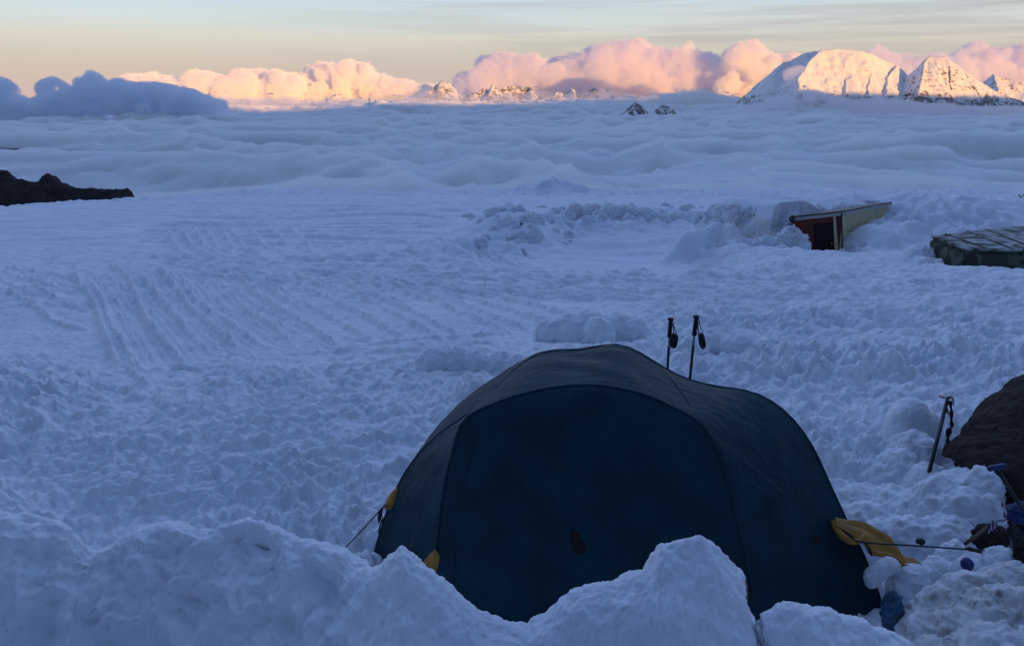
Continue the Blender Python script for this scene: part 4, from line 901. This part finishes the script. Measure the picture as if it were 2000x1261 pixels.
# ================================================================== TREKKING POLES
def lathe_along(name, p0, p1, prof, mat, seg=14):
    """prof: (t, radius) from p0 (t=0) to p1 (t=1)"""
    p0 = Vector(p0); p1 = Vector(p1)
    return tube(name, [p0.lerp(p1, t) for t, r in prof], [r for t, r in prof], mat, seg=seg)
def trek_pole(label, top, bot_px, Yd, strap, ring_rot=0):
    t = Vector(P(*top, Yd)); b = Vector(P(*bot_px, Yd)); d = (b - t).normalized()
    k = (t.z - (gz(t.x, t.y) - 0.18)) / -d.z; foot = t + d * k
    r0 = empty('trekking_pole', foot); tag(r0, label, 'trekking pole', group='trekking poles standing behind the tent'); inv = Matrix.Translation(foot).inverted()
    def add(o): o.parent = r0; o.matrix_parent_inverse = inv; return o
    add(lathe_along('grip', t, t + d * 0.145, [(0, 0.004), (0.02, 0.020), (0.07, 0.023), (0.11, 0.021), (0.16, 0.013), (0.3, 0.0145), (0.42, 0.0135), (0.55, 0.0155), (0.72, 0.014), (0.82, 0.0165), (0.93, 0.018), (0.98, 0.013), (1, 0.009)], M['black']))
    add(lathe_along('upper_shaft', t + d * 0.14, t + d * 0.215, [(0, 0.0085), (1, 0.0085)], M['alu']))
    add(lathe_along('shaft', t + d * 0.21, foot, [(0, 0.0095), (0.45, 0.0095), (0.46, 0.008), (1, 0.007)], M['black']))
    bk = t + d * max(0.3, k - 0.27)
    add(lathe_along('basket', bk, bk + d * 0.012, [(0, 0.012), (0.3, 0.045), (0.8, 0.047), (1, 0.012)], M['black'], seg=20))
    # wrist strap: a band loop hanging from the head
    pts = spline([P(x, y, Yd - 0.03) for x, y in strap], 40); W = Vector((0.0, 1, 0)) * 0.011
    V = []; 
    for p in pts: V += [Vector(p) - W, Vector(p) + W]
    F = [(2 * i, 2 * i + 1, 2 * i + 3, 2 * i + 2) for i in range(len(pts) - 1)]
    o = add_mesh('wrist_strap', V, F, M['black']); mdd = o.modifiers.new('t', 'SOLIDIFY'); mdd.thickness = 0.004; add(o)
    return r0, add
p1, ad1 = trek_pole('trekking pole behind the tent, the left one of the pair', (1310, 620), (1304, 716), 5.7,
          [(1313, 626), (1316, 638), (1319, 648), (1323, 656), (1322, 668), (1319, 677), (1312, 678), (1309, 672), (1310, 660), (1316, 650), (1315, 638), (1312, 628)])
ad1(sheet('strap_pad', [P(1317, 650, 5.66), P(1322, 654, 5.66), P(1323, 664, 5.66), P(1321, 677, 5.66), P(1315, 679, 5.66), P(1309, 676, 5.66), P(1309, 662, 5.66), P(1313, 654, 5.66)], M['black'], 0.012))
p2, ad2 = trek_pole('trekking pole behind the tent, the right and slightly taller one', (1360, 615), (1348, 734), 5.5,
          [(1364, 622), (1366, 634), (1370, 645), (1375, 660), (1377, 674), (1372, 680), (1367, 672), (1365, 655), (1364, 640), (1363, 625)])
ad2(sheet('strap_pad', [P(1367, 648, 5.46), P(1372, 652, 5.46), P(1377, 668, 5.46), P(1377, 676, 5.46), P(1371, 681, 5.46), P(1367, 674, 5.46), P(1365, 660, 5.46)], M['black'], 0.012))

# ================================================================== ICE AXE
M['webbing'] = simple('black_webbing', (0.014, 0.011, 0.016), 0.9, var=0.4, vscale=60)
hd = Vector(P(1851, 778, 4.75)); bt = Vector(P(1816, 915, 4.55)); dd = (bt - hd).normalized(); ft = bt + dd * 0.22
ax = empty('ice_axe', ft); tag(ax, 'ice axe stuck upright in the snow heap with its leash hanging down', 'ice axe'); inv = Matrix.Translation(ft).inverted()
def ada(o): o.parent = ax; o.matrix_parent_inverse = inv; return o
ada(lathe_along('shaft', hd + dd * 0.01, ft, [(0, 0.011), (0.5, 0.0115), (0.92, 0.011), (0.94, 0.008), (1, 0.003)], M['steel']))
ada(tube('pick', spline([P(1852, 777, 4.74), P(1858, 775, 4.70), P(1861, 779, 4.66), P(1862, 786, 4.63), P(1863, 791, 4.61)], 14), [0.011 - 0.0006 * i for i in range(14)], M['steel'], seg=6))
ada(tube('adze', spline([P(1851, 777, 4.75), P(1844, 774, 4.79), P(1838, 773, 4.83), P(1834, 773, 4.86)], 10), [0.011, 0.011, 0.012, 0.013, 0.014, 0.014, 0.013, 0.011, 0.008, 0.004], M['alu'], seg=6))
lp = spline([P(1855, 782, 4.72), P(1858, 800, 4.70), P(1858, 822, 4.68), P(1859, 832, 4.67), P(1853, 842, 4.66), P(1851, 858, 4.64), P(1850, 868, 4.6), P(1856, 882, 4.5), P(1864, 896, 4.4), P(1868, 908, 4.33)], 60)
ada(tube('leash', lp, [0.009 + 0.003 * math.sin(i * 0.9) + (0.006 if 20 < i < 27 else 0) for i in range(60)], M['webbing'], seg=7))
ada(tube('leash_ring', spline([P(1848, 790, 4.74), P(1850, 800, 4.72), P(1852, 808, 4.72), P(1849, 798, 4.73)], 12), 0.005, M['webbing'], seg=6))

# ================================================================== BOULDER AND GEAR AT THE RIGHT EDGE
def rock_mat(name, c1, c2, sc_=3.0):
    m, nt, b = new_mat(name); geo = N(nt, 'ShaderNodeNewGeometry')
    nz = N(nt, 'ShaderNodeTexNoise'); nz.inputs['Scale'].default_value = sc_; nz.inputs['Detail'].default_value = 8; nz.inputs['Roughness'].default_value = 0.65; L(nt, geo.outputs['Position'], nz.inputs[0])
    rp = ramp(nt, [(0.3, c1), (0.7, c2)]); L(nt, nz.outputs[0], rp.inputs[0]); L(nt, rp.outputs[0], b.inputs['Base Color'])
    b.inputs['Roughness'].default_value = 0.9; b.inputs['Specular IOR Level'].default_value = 0.15
    n2 = N(nt, 'ShaderNodeTexNoise'); n2.inputs['Scale'].default_value = sc_ * 6; n2.inputs['Detail'].default_value = 6; L(nt, geo.outputs['Position'], n2.inputs[0])
    bp = N(nt, 'ShaderNodeBump'); bp.inputs['Strength'].default_value = 0.7; bp.inputs['Distance'].default_value = 0.10 / sc_; L(nt, n2.outputs[0], bp.inputs['Height']); L(nt, bp.outputs[0], b.inputs['Normal'])
    return m
M['boulder'] = rock_mat('boulder_rock', (0.016, 0.014, 0.014), (0.055, 0.047, 0.043), 5.0)
M['basalt'] = rock_mat('basalt', (0.018, 0.016, 0.018), (0.060, 0.050, 0.048), 0.8)
# slab of rock: outline of its near face, given depth
ol = [(1834, 892, 4.35), (1843, 873, 4.4), (1870, 850, 4.5), (1898, 815, 4.6), (1925, 785, 4.7), (1950, 765, 4.75), (1972, 752, 4.8), (1988, 738, 4.85), (2012, 722, 4.9), (2070, 690, 5.0), (2160, 680, 5.0), (2260, 700, 4.7), (2300, 800, 4.2), (2250, 1150, 3.7), (2080, 1130, 3.75), (1990, 1040, 3.85), (1930, 960, 4.0), (1890, 925, 4.15), (1856, 905, 4.25)]
pts = np.array([P(*p) for p in ol]); ctr = pts.mean(0)
ring = np.concatenate([pts, pts[:1]]); tt = np.linspace(0, len(pts), 360)[:-1]; ring = np.stack([np.interp(tt, np.arange(len(pts) + 1), ring[:, j]) for j in range(3)], -1)
rows = []
for k in range(90):
    f = k / 89; s_ = math.sin(min(f * 1.25, 1) * math.pi / 2) if f < 0.8 else 1 - (f - 0.8) * 1.2
    off = np.array([0.20, 0.35, -0.14]) * (max(0, f - 0.35) * 1.4) + np.array([0, 0.14 * (1 - min(1, f / 0.5)) * -1, 0.0])
    rows.append(ctr + (ring - ctr) * (s_ if f < 0.8 else s_) + off)
rows.append(np.repeat((ctr + np.array([0.2, 0.7, -0.5]))[None], len(ring), 0))
Vb = np.array(rows)
bo = quad_mesh('boulder', Vb.transpose(1, 0, 2), len(ring), len(rows), M['boulder'], wrap=True)
bm = bmesh.new(); bm.from_mesh(bo.data); bmesh.ops.remove_doubles(bm, verts=bm.verts, dist=0.0005); bmesh.ops.recalc_face_normals(bm, faces=bm.faces); bm.to_mesh(bo.data); bm.free()
displace(bo, lambda co, no: 0.020 * fbm3(co, 0.16, 601, 4, 0.55) + 0.03 * fbm3(co, 0.5, 602, 2))
bo.data.polygons.foreach_set('use_smooth', np.ones(len(bo.data.polygons), bool))
tag(bo, 'dark brown boulder leaning in from the right edge', 'boulder')
M['blue'] = simple('blue_plastic', (0.007, 0.022, 0.12), 0.45, var=0.3, vscale=12)
M['bluebag'] = simple('blue_bag_film', (0.022, 0.085, 0.17), 0.2, var=0.6, vscale=14, bump=(26, 1.0, 0.03), spec=0.6)
M['wood'] = simple('weathered_wood', (0.10, 0.075, 0.05), 0.8, var=0.4, vscale=20)
M['dark_bag'] = simple('dark_canvas', (0.022, 0.018, 0.018), 0.9, var=0.4, vscale=25, bump=(30, 0.6, 0.01))
# two thin poles lying against the boulder
for lab, q0, q1 in (('thin ski pole leaning on the boulder, upper of two', (1890, 915, 4.30), (1951, 860, 4.42)), ('thin ski pole leaning on the boulder, lower and brighter of two', (1916, 915, 4.22), (1966, 865, 4.36))):
    v0 = Vector(P(*q0)); v1 = Vector(P(*q1)); g = empty('ski_pole', v0); tag(g, lab, 'ski pole'); inv = Matrix.Translation(v0).inverted()
    dn = (v0 - v1).normalized()
    for nm, s0, s1, rad, mt in (('shaft', v0 + dn * 0.25, v1, 0.0055, M['alu']), ('grip', v1, v1 - dn * 0.11, 0.010, M['black'])):
        o = tube(nm, [s0, s0.lerp(s1, 0.5), s1], [rad, rad, rad * 0.95], mt, seg=8); o.parent = g; o.matrix_parent_inverse = inv
def rounded_board(name, label, cat, c, ex, ey, ez, mat, bev=0.01, kind=None):
    """bevelled slab with centre c and half-extent vectors"""
    bm = bmesh.new(); bmesh.ops.create_cube(bm, size=2.0)
    me = bpy.data.meshes.new(name); 
    for vtx in bm.verts: vtx.co = Vector(c) + Vector(ex) * vtx.co.x + Vector(ey) * vtx.co.y + Vector(ez) * vtx.co.z
    bmesh.ops.bevel(bm, geom=list(bm.edges), offset=bev, segments=3, affect='EDGES'); bmesh.ops.recalc_face_normals(bm, faces=bm.faces)
    bm.to_mesh(me); bm.free(); me.materials.append(mat); o = bpy.data.objects.new(name, me); C.objects.link(o)
    if label: tag(o, label, cat)
    return o
sh = empty('snow_shovel', P(1945, 913, 3.85)); tag(sh, 'blue handled shovel stuck behind the snow heap by the boulder', 'shovel'); inv = Matrix.Translation(sh.location).inverted()
o = rounded_board('handle', None, None, P(1946, 912, 3.80), Vector((0.042, 0.0, 0.009)), Vector((0, 0.014, 0)), Vector((-0.002, 0, 0.012)), M['blue'], 0.006); o.parent = sh; o.matrix_parent_inverse = inv
o = tube('shaft', [P(1943, 914, 3.82), P(1960, 935, 3.80), P(1985, 975, 3.74), P(2010, 1010, 3.70)], 0.009, M['steel'], seg=8); o.parent = sh; o.matrix_parent_inverse = inv
def crumple(name, label, cat, px, py, Yd, rx, ry, rz, mat, seed, a=0.25):
    bm = bmesh.new(); bmesh.ops.create_icosphere(bm, subdivisions=6, radius=1.0, matrix=Matrix.Translation(P(px, py, Yd)) @ Matrix.Diagonal((rx, ry, rz, 1)))
    me = bpy.data.meshes.new(name); bm.to_mesh(me); bm.free(); o = bpy.data.objects.new(name, me); C.objects.link(o); me.materials.append(mat)
    r = (rx + ry + rz) / 3
    displace(o, lambda co, no: r * a * (0.4 - fbm3(co, r * 0.7, seed, 4, 0.55, billow=True)))
    me.polygons.foreach_set('use_smooth', np.ones(len(me.polygons), bool)); tag(o, label, cat); return o
crumple('plastic_bag', 'crumpled blue plastic bag in the gap beside the tent corner', 'bag', 1742, 1192, 3.12, 0.043, 0.05, 0.095, M['bluebag'], 701, 0.3)
crumple('stuff_sack', 'dark blue sack below the boulder at the right edge', 'sack', 2000, 1002, 3.78, 0.095, 0.06, 0.055, M['blue'], 703, 0.25)
crumple('stuff_sack', 'small blue item poking out of the snow under the guy line', 'sack', 1889, 1101, 3.30, 0.026, 0.03, 0.028, M['blue'], 705, 0.2)
crumple('backpack', 'dark pack with striped cord half sunk in the snow near the right guy line', 'backpack', 1935, 1050, 3.58, 0.085, 0.07, 0.062, M['dark_bag'], 707, 0.35)
crumple('stone', 'dark stone at the right edge where the guy line ends', 'stone', 2003, 1080, 3.36, 0.05, 0.05, 0.055, M['boulder'], 709, 0.3)
crumple('stone', 'small dark green stone above the middle of the right guy line', 'stone', 1798, 1057, 3.62, 0.022, 0.02, 0.014, simple('dark_green', (0.02, 0.035, 0.02), 0.8), 711, 0.3)
o = tube('stick', [P(1884, 1062, 3.50), P(1905, 1048, 3.52), P(1932, 1026, 3.55)], [0.008, 0.009, 0.008], M['wood'], seg=7); tag(o, 'wooden stick lying on the snow beside the dark pack', 'stick')
# striped cord over the pack
m, nt, b = new_mat('striped_cord'); tcn = N(nt, 'ShaderNodeNewGeometry'); wv = N(nt, 'ShaderNodeTexWave'); wv.inputs['Scale'].default_value = 26; L(nt, tcn.outputs['Position'], wv.inputs[0])
rp_n = ramp(nt, [(0.45, (0.04, 0.015, 0.06)), (0.55, (0.45, 0.42, 0.5))], 'CONSTANT'); L(nt, wv.outputs[0], rp_n.inputs[0]); L(nt, rp_n.outputs[0], b.inputs['Base Color']); b.inputs['Roughness'].default_value = 0.8
cp = spline([P(1930, 1040, 3.47), P(1934, 1024, 3.46), P(1940, 1017, 3.46), P(1945, 1026, 3.45), P(1936, 1034, 3.45), P(1942, 1020, 3.46), P(1952, 1016, 3.47), P(1964, 1014, 3.48), P(1962, 1006, 3.50), P(1966, 1000, 3.50), P(1961, 990, 3.52), P(1956, 982, 3.53)], 90)
o = tube('striped_rope', cp, 0.0055, m, seg=7); tag(o, 'purple and white striped cord draped over the dark pack', 'rope')

# ================================================================== HUT IN THE SNOW BANK
M['redwood'] = simple('dark_red_boards', (0.15, 0.026, 0.015), 0.7, var=0.3, vscale=3)
M['cream'] = simple('cream_plywood', (0.52, 0.46, 0.27), 0.7, var=0.15, vscale=3)
M['hutdoor'] = simple('dark_doorway', (0.006, 0.006, 0.008), 0.8, var=0.3)
M['trimwhite'] = simple('grey_white_fascia', (0.36, 0.36, 0.33), 0.6, var=0.15)
M['brass'] = simple('brass_knob', (0.7, 0.45, 0.12), 0.3, metal=0.7)
hY = 26.5
hut = empty('hut', P(1610, 490, hY)); tag(hut, 'small dark red hut with cream side wall, buried in the snow bank', 'hut'); hinv = Matrix.Translation(hut.location).inverted()
def prism(name, poly, thick, mat, parent, inv, back=(0, 1, 0)):
    p = [Vector(q) for q in poly]; n = len(p); bv = Vector(back).normalized() * thick
    V = p + [q + bv for q in p]; F = [tuple(range(n)), tuple(range(2 * n - 1, n - 1, -1))] + [(i, i + n, (i + 1) % n + n, (i + 1) % n) for i in range(n)]
    me = bpy.data.meshes.new(name); me.from_pydata([tuple(v) for v in V], [], F); me.materials.append(mat)
    bm = bmesh.new(); bm.from_mesh(me); bmesh.ops.recalc_face_normals(bm, faces=bm.faces); bm.to_mesh(me); bm.free()
    o = bpy.data.objects.new(name, me); C.objects.link(o)
    if parent: o.parent = parent; o.matrix_parent_inverse = inv
    return o
# front wall x 1545..1644, side wall receding right to 1727
F0, F1 = P(1546, 432, hY), P(1644, 420, hY); SB = P(1735, 402, 30.0)
fb = F0.copy(); fb[2] -= 2.2; f1b = F1.copy(); f1b[2] -= 2.2; sbb = SB.copy(); sbb[2] -= 2.4
sd = (SB - F1); sd[2] = 0; sd /= np.linalg.norm(sd)
prism('front_wall', [F0, F1, f1b, fb], 0.08, M['redwood'], hut, hinv, sd)
prism('side_wall', [F1 + sd * 0.081 , SB, sbb, f1b + sd * 0.081], 0.08, M['cream'], hut, hinv, (-1, 0.2, 0))
e = np.array([0.06, 0, 0.0]); off = np.array([0, -0.10, 0])
r0_, r1_, r2_ = F0 + off - e * 1.2, F1 + off + e * 0.8, SB + e * 2
back = r0_ + (r2_ - r1_)
up = np.array([0, 0, 0.11])
prism('roof', [r0_ + up, r1_ + up, r2_ + up, back + up], 0.10, M['trimwhite'], hut, hinv, (0, 0, -1))
up2 = np.array([0, 0, 0.150])
prism('roofing_felt', [r0_ + up2 - off * 0.3, r1_ + up2 - off * 0.3, r2_ + up2, back + up2], 0.036, M['black'], hut, hinv, (0, 0, -1))
dr = empty('doorway', (0, 0, 0)); bpy.data.objects.remove(dr)
fwd = np.array([0, -0.012, 0])
door_o = prism('door', [P(1590, 437, hY) + fwd * 3, P(1626, 434, hY) + fwd * 3, P(1630, 500, hY) + fwd * 3, P(1594, 505, hY) + fwd * 3], 0.03, M['hutdoor'], hut, hinv)
kn = lathe_along('door_knob', P(1622.5, 475, hY) + fwd * 3, P(1622.5, 475, hY) + fwd * 8, [(0, 0.012), (0.4, 0.022), (0.8, 0.026), (1, 0.008)], M['brass'], seg=12); kn.parent = door_o; kn.matrix_parent_inverse = Matrix.Identity(4)
post = prism('door_post', [P(1626, 419, hY) + fwd * 7, P(1630, 419, hY) + fwd * 7, P(1636, 495, hY) + fwd * 7, P(1629, 495, hY) + fwd * 7], 0.05, M['cream'], hut, hinv)
post2 = tube('drain_pipe', [P(1641, 415, hY) + fwd * 8, P(1642, 440, hY) + fwd * 8, P(1643, 500, hY) + fwd * 8], 0.025, M['steel'], seg=8); post2.parent = hut; post2.matrix_parent_inverse = hinv
lv = lathe_along('gutter_end', P(1543, 426, hY - 0.15), P(1551, 428, hY - 0.10), [(0, 0.05), (0.3, 0.11), (0.7, 0.11), (1, 0.05)], M['black']); lv.parent = hut; lv.matrix_parent_inverse = hinv
# snow piled round the hut
pile('snow_bank', 'broken snow bank burying the red hut, stained yellow brown in places',
     [(1500, 462, 26.0, .9, .7, 1.4), (1545, 440, 26.15, .62, .4, 1.4), (1565, 452, 26.0, .42, .35, 1.2), (1572, 475, 25.6, .36, .35, 1.0), (1460, 468, 26.0, .8, .7, .8), (1420, 474, 26.0, .7, .7, .7), (1525, 482, 25.3, .6, .6, 1.0),
      (1600, 494, 25.4, .5, .35, .7), (1645, 488, 25.6, .4, .35, .7), (1684, 470, 26.1, .5, .5, 1.2), (1700, 450, 26.9, .6, .6, 1.4), (1725, 428, 27.6, .9, .8, 1.6), (1770, 420, 28.2, 1.1, .9, 1.8), (1700, 480, 25.8, .7, .5, 1.0), (1750, 462, 26.3, .8, .6, 1.2), (1800, 440, 27.5, .9, .8, 1.4),
      (1650, 398, 29.5, 1.4, .9, 1.6), (1590, 402, 28.9, 1.2, .9, 1.6), (1530, 404, 28.3, 1.1, .9, 1.6), (1475, 402, 28.0, 1.0, .9, 1.6), (1435, 398, 28.2, .7, .9, 1.6), (1700, 392, 30.5, 1.4, .9, 1.4)], 0.05, 801, scale=0.42, amp=(0.60, 0.22), cat='snow bank',
     dirt=[(P(1500, 425, 27.2), 0.5, 0.8), (P(1452, 420, 27.5), 0.5, 0.8), (P(1590, 395, 28.8), 1.0, 0.6), (P(1555, 447, 26), 0.35, 0.7), (P(1400, 480, 25.8), 0.9, 0.6), (P(1560, 470, 25.5), 0.5, 0.4), (P(1425, 395, 28), 0.5, 0.5)])

# ================================================================== CAMOUFLAGED BOX AT THE RIGHT EDGE
m, nt, b = new_mat('camouflage_paint'); geo = N(nt, 'ShaderNodeNewGeometry')
n1 = N(nt, 'ShaderNodeTexNoise'); n1.inputs['Scale'].default_value = 1.5; n1.inputs['Detail'].default_value = 1.5; L(nt, geo.outputs['Position'], n1.inputs[0])
cr1 = ramp(nt, [(0.0, (0.035, 0.048, 0.030)), (0.46, (0.07, 0.095, 0.065)), (0.55, (0.022, 0.028, 0.020)), (0.66, (0.11, 0.10, 0.06))], 'CONSTANT'); L(nt, n1.outputs[0], cr1.inputs[0])
L(nt, cr1.outputs[0], b.inputs['Base Color']); b.inputs['Roughness'].default_value = 0.85; M['camo'] = m
m, nt, b = new_mat('frosted_lid'); geo = N(nt, 'ShaderNodeNewGeometry')
n1 = N(nt, 'ShaderNodeTexNoise'); n1.inputs['Scale'].default_value = 3.5; n1.inputs['Detail'].default_value = 6; L(nt, geo.outputs['Position'], n1.inputs[0])
cr1 = ramp(nt, [(0.42, (0.05, 0.055, 0.04)), (0.52, (0.30, 0.31, 0.30)), (0.7, (0.50, 0.51, 0.50))]); L(nt, n1.outputs[0], cr1.inputs[0])
L(nt, cr1.outputs[0], b.inputs['Base Color']); b.inputs['Roughness'].default_value = 0.9; M['lid'] = m
bx = empty('storage_tank', P(1900, 520, 22.0)); tag(bx, 'camouflage painted box with a frosted lid cut off by the right edge', 'container'); binv = Matrix.Translation(bx.location).inverted()
def lid_pt(px, py, Yd): return P(px, py, Yd)
q = [P(1814, 466, 22.6), P(1886, 490, 20.6), P(2080, 484, 20.4), P(2260, 440, 23.5), P(2120, 440, 24.6), P(1960, 452, 24.2)]
# level top
zt = np.mean([k[2] for k in q[:3]]); 
body = [Vector((k[0], k[1], zt - 0.02)) for k in q]
o = prism('body', body, 1.5, M['camo'], bx, binv, (0, 0, -1)); bmm = bmesh.new(); bmm.from_mesh(o.data)
bmesh.ops.bevel(bmm, geom=list(bmm.edges), offset=0.09, segments=4, affect='EDGES'); bmm.to_mesh(o.data); bmm.free()
cq = sum(body, Vector()) / len(body)
lidp = [cq + (k - cq) * 0.985 + Vector((0, 0, 0.05)) for k in body]
o = prism('lid', lidp, 0.06, M['lid'], bx, binv, (0, 0, -1)); bmm = bmesh.new(); bmm.from_mesh(o.data); bmesh.ops.bevel(bmm, geom=list(bmm.edges), offset=0.025, segments=2, affect='EDGES'); bmm.to_mesh(o.data); bmm.free()
for t_ in (0.21, 0.52, 0.80):
    s0 = lidp[1].lerp(lidp[2], t_ * 0.9) ; s1 = lidp[0].lerp(lidp[5], t_ * 0.9)
    o = tube('lid_batten', [s0 + Vector((0, 0, 0.012)), s0.lerp(s1, .5) + Vector((0, 0, 0.012)), s1 + Vector((0, 0, 0.012))], 0.012, M['camo'], seg=6); o.parent = bx; o.matrix_parent_inverse = binv
pile('snow_bank', 'scalloped snow edge in front of the camouflaged box', [(1836, 516, 20.4, .3, .25, .5), (1862, 524, 19.9, .25, .25, .5), (1925, 531, 19.3, .4, .25, .5), (1975, 534, 19.2, .3, .25, .5), (2030, 530, 19.2, .5, .3, .5), (1808, 502, 21.3, .3, .3, .5), (1800, 478, 22.4, .6, .5, .7)], 0.03, 821, cat='snow bank', scale=0.6)
# thin mast with a cross arm at the far right
mst = empty('mast', P(1977, 412, 34)); tag(mst, 'thin leaning pole on the skyline at the right edge', 'pole'); minv = Matrix.Translation(mst.location).inverted()
for nm, pp, r_ in (('shaft', [P(1970, 424, 34), P(1977, 411, 34), P(1994, 388, 34), P(2008, 368, 34)], 0.018), ('cross_arm', [P(1990, 380, 34), P(1994, 388, 34), P(2002, 392, 34)], 0.022)):
    o = tube(nm, pp, r_, M['steel'], seg=6); o.parent = mst; o.matrix_parent_inverse = minv

# ================================================================== DARK ROCK RIDGE AT THE LEFT
RY = 72.0
top = [(-260, 300), (-150, 322), (-60, 325), (0, 331), (14, 331), (22, 340), (34, 348), (48, 353), (66, 354), (78, 352), (88, 342), (96, 341), (108, 346), (122, 356), (138, 364), (158, 367), (185, 368), (205, 369), (228, 367), (248, 368), (256, 373), (260, 388)]
n_ = 520; pxs = np.linspace(-260, 262, n_); tops = np.array([P(p, float(np.interp(p, [t[0] for t in top], [t[1] for t in top])), RY) for p in pxs])
v = np.linspace(0, 1, 90); prof_y = np.interp(v, [0, .25, .5, .6, 1], [4.5, 1.6, 0.0, -0.5, -4.5]); prof_z = np.interp(v, [0, .25, .5, .6, 1], [-5, -1.2, 0, -0.15, -3.4])
Vr = tops[:, None] + np.stack([0 * v, prof_y, prof_z], -1)[None]
end = ss(263, 250, pxs)[:, None]; Vr[..., 2] -= (1 - end) * 0.8
ro = quad_mesh('rock_outcrop', Vr, n_, 90, M['basalt'])
displace(ro, lambda co, no: 0.20 * fbm3(co, 1.5, 901, 5, 0.6) - 0.02)
tag(ro, 'dark basalt ridge at the left edge of the snowfield', 'rock')
# rocks and rubble scattered in the field
for i, (px, py, s_) in enumerate([(1018, 438, .05), (1197, 406, .06)]):
    c = on_ground(px, py); bm = bmesh.new(); bmesh.ops.create_icosphere(bm, subdivisions=3, radius=1, matrix=Matrix.Translation(c) @ Matrix.Diagonal((s_ * 1.3, s_, s_ * 0.9, 1)))
    me = bpy.data.meshes.new('stone'); bm.to_mesh(me); bm.free(); o = bpy.data.objects.new('stone', me); C.objects.link(o); me.materials.append(M['basalt'])
    displace(o, lambda co, no: s_ * 0.35 * fbm3(co, s_ * 1.2, 910 + i, 2))
    tag(o, ['small black stone on the snow left of the ploughed bowl', 'tiny dark stone on the back rim of the ploughed bowl'][i], 'stone')
# added rock screen, out of view behind the camera, dims faces turned that way
cr_y = np.linspace(-60, 60, 160); cz = np.linspace(0, 1, 60); CY, CZ = np.meshgrid(cr_y, cz, indexing='ij')
Xk = CY; Yk = -7 - 9 * CZ + 1.8 * gn2(CY / 6, CZ * 3, 921); Zk = 1 + 13 * CZ + 2.2 * gn2(CY / 9, CZ * 2, 922) - 0.002 * CY**2
o = quad_mesh('shade_rock', np.stack([Xk, Yk, Zk], -1), 160, 60, M['basalt']); tag(o, 'unseen dark rock screen added behind the camp to cut light from there', 'rock', kind='structure')
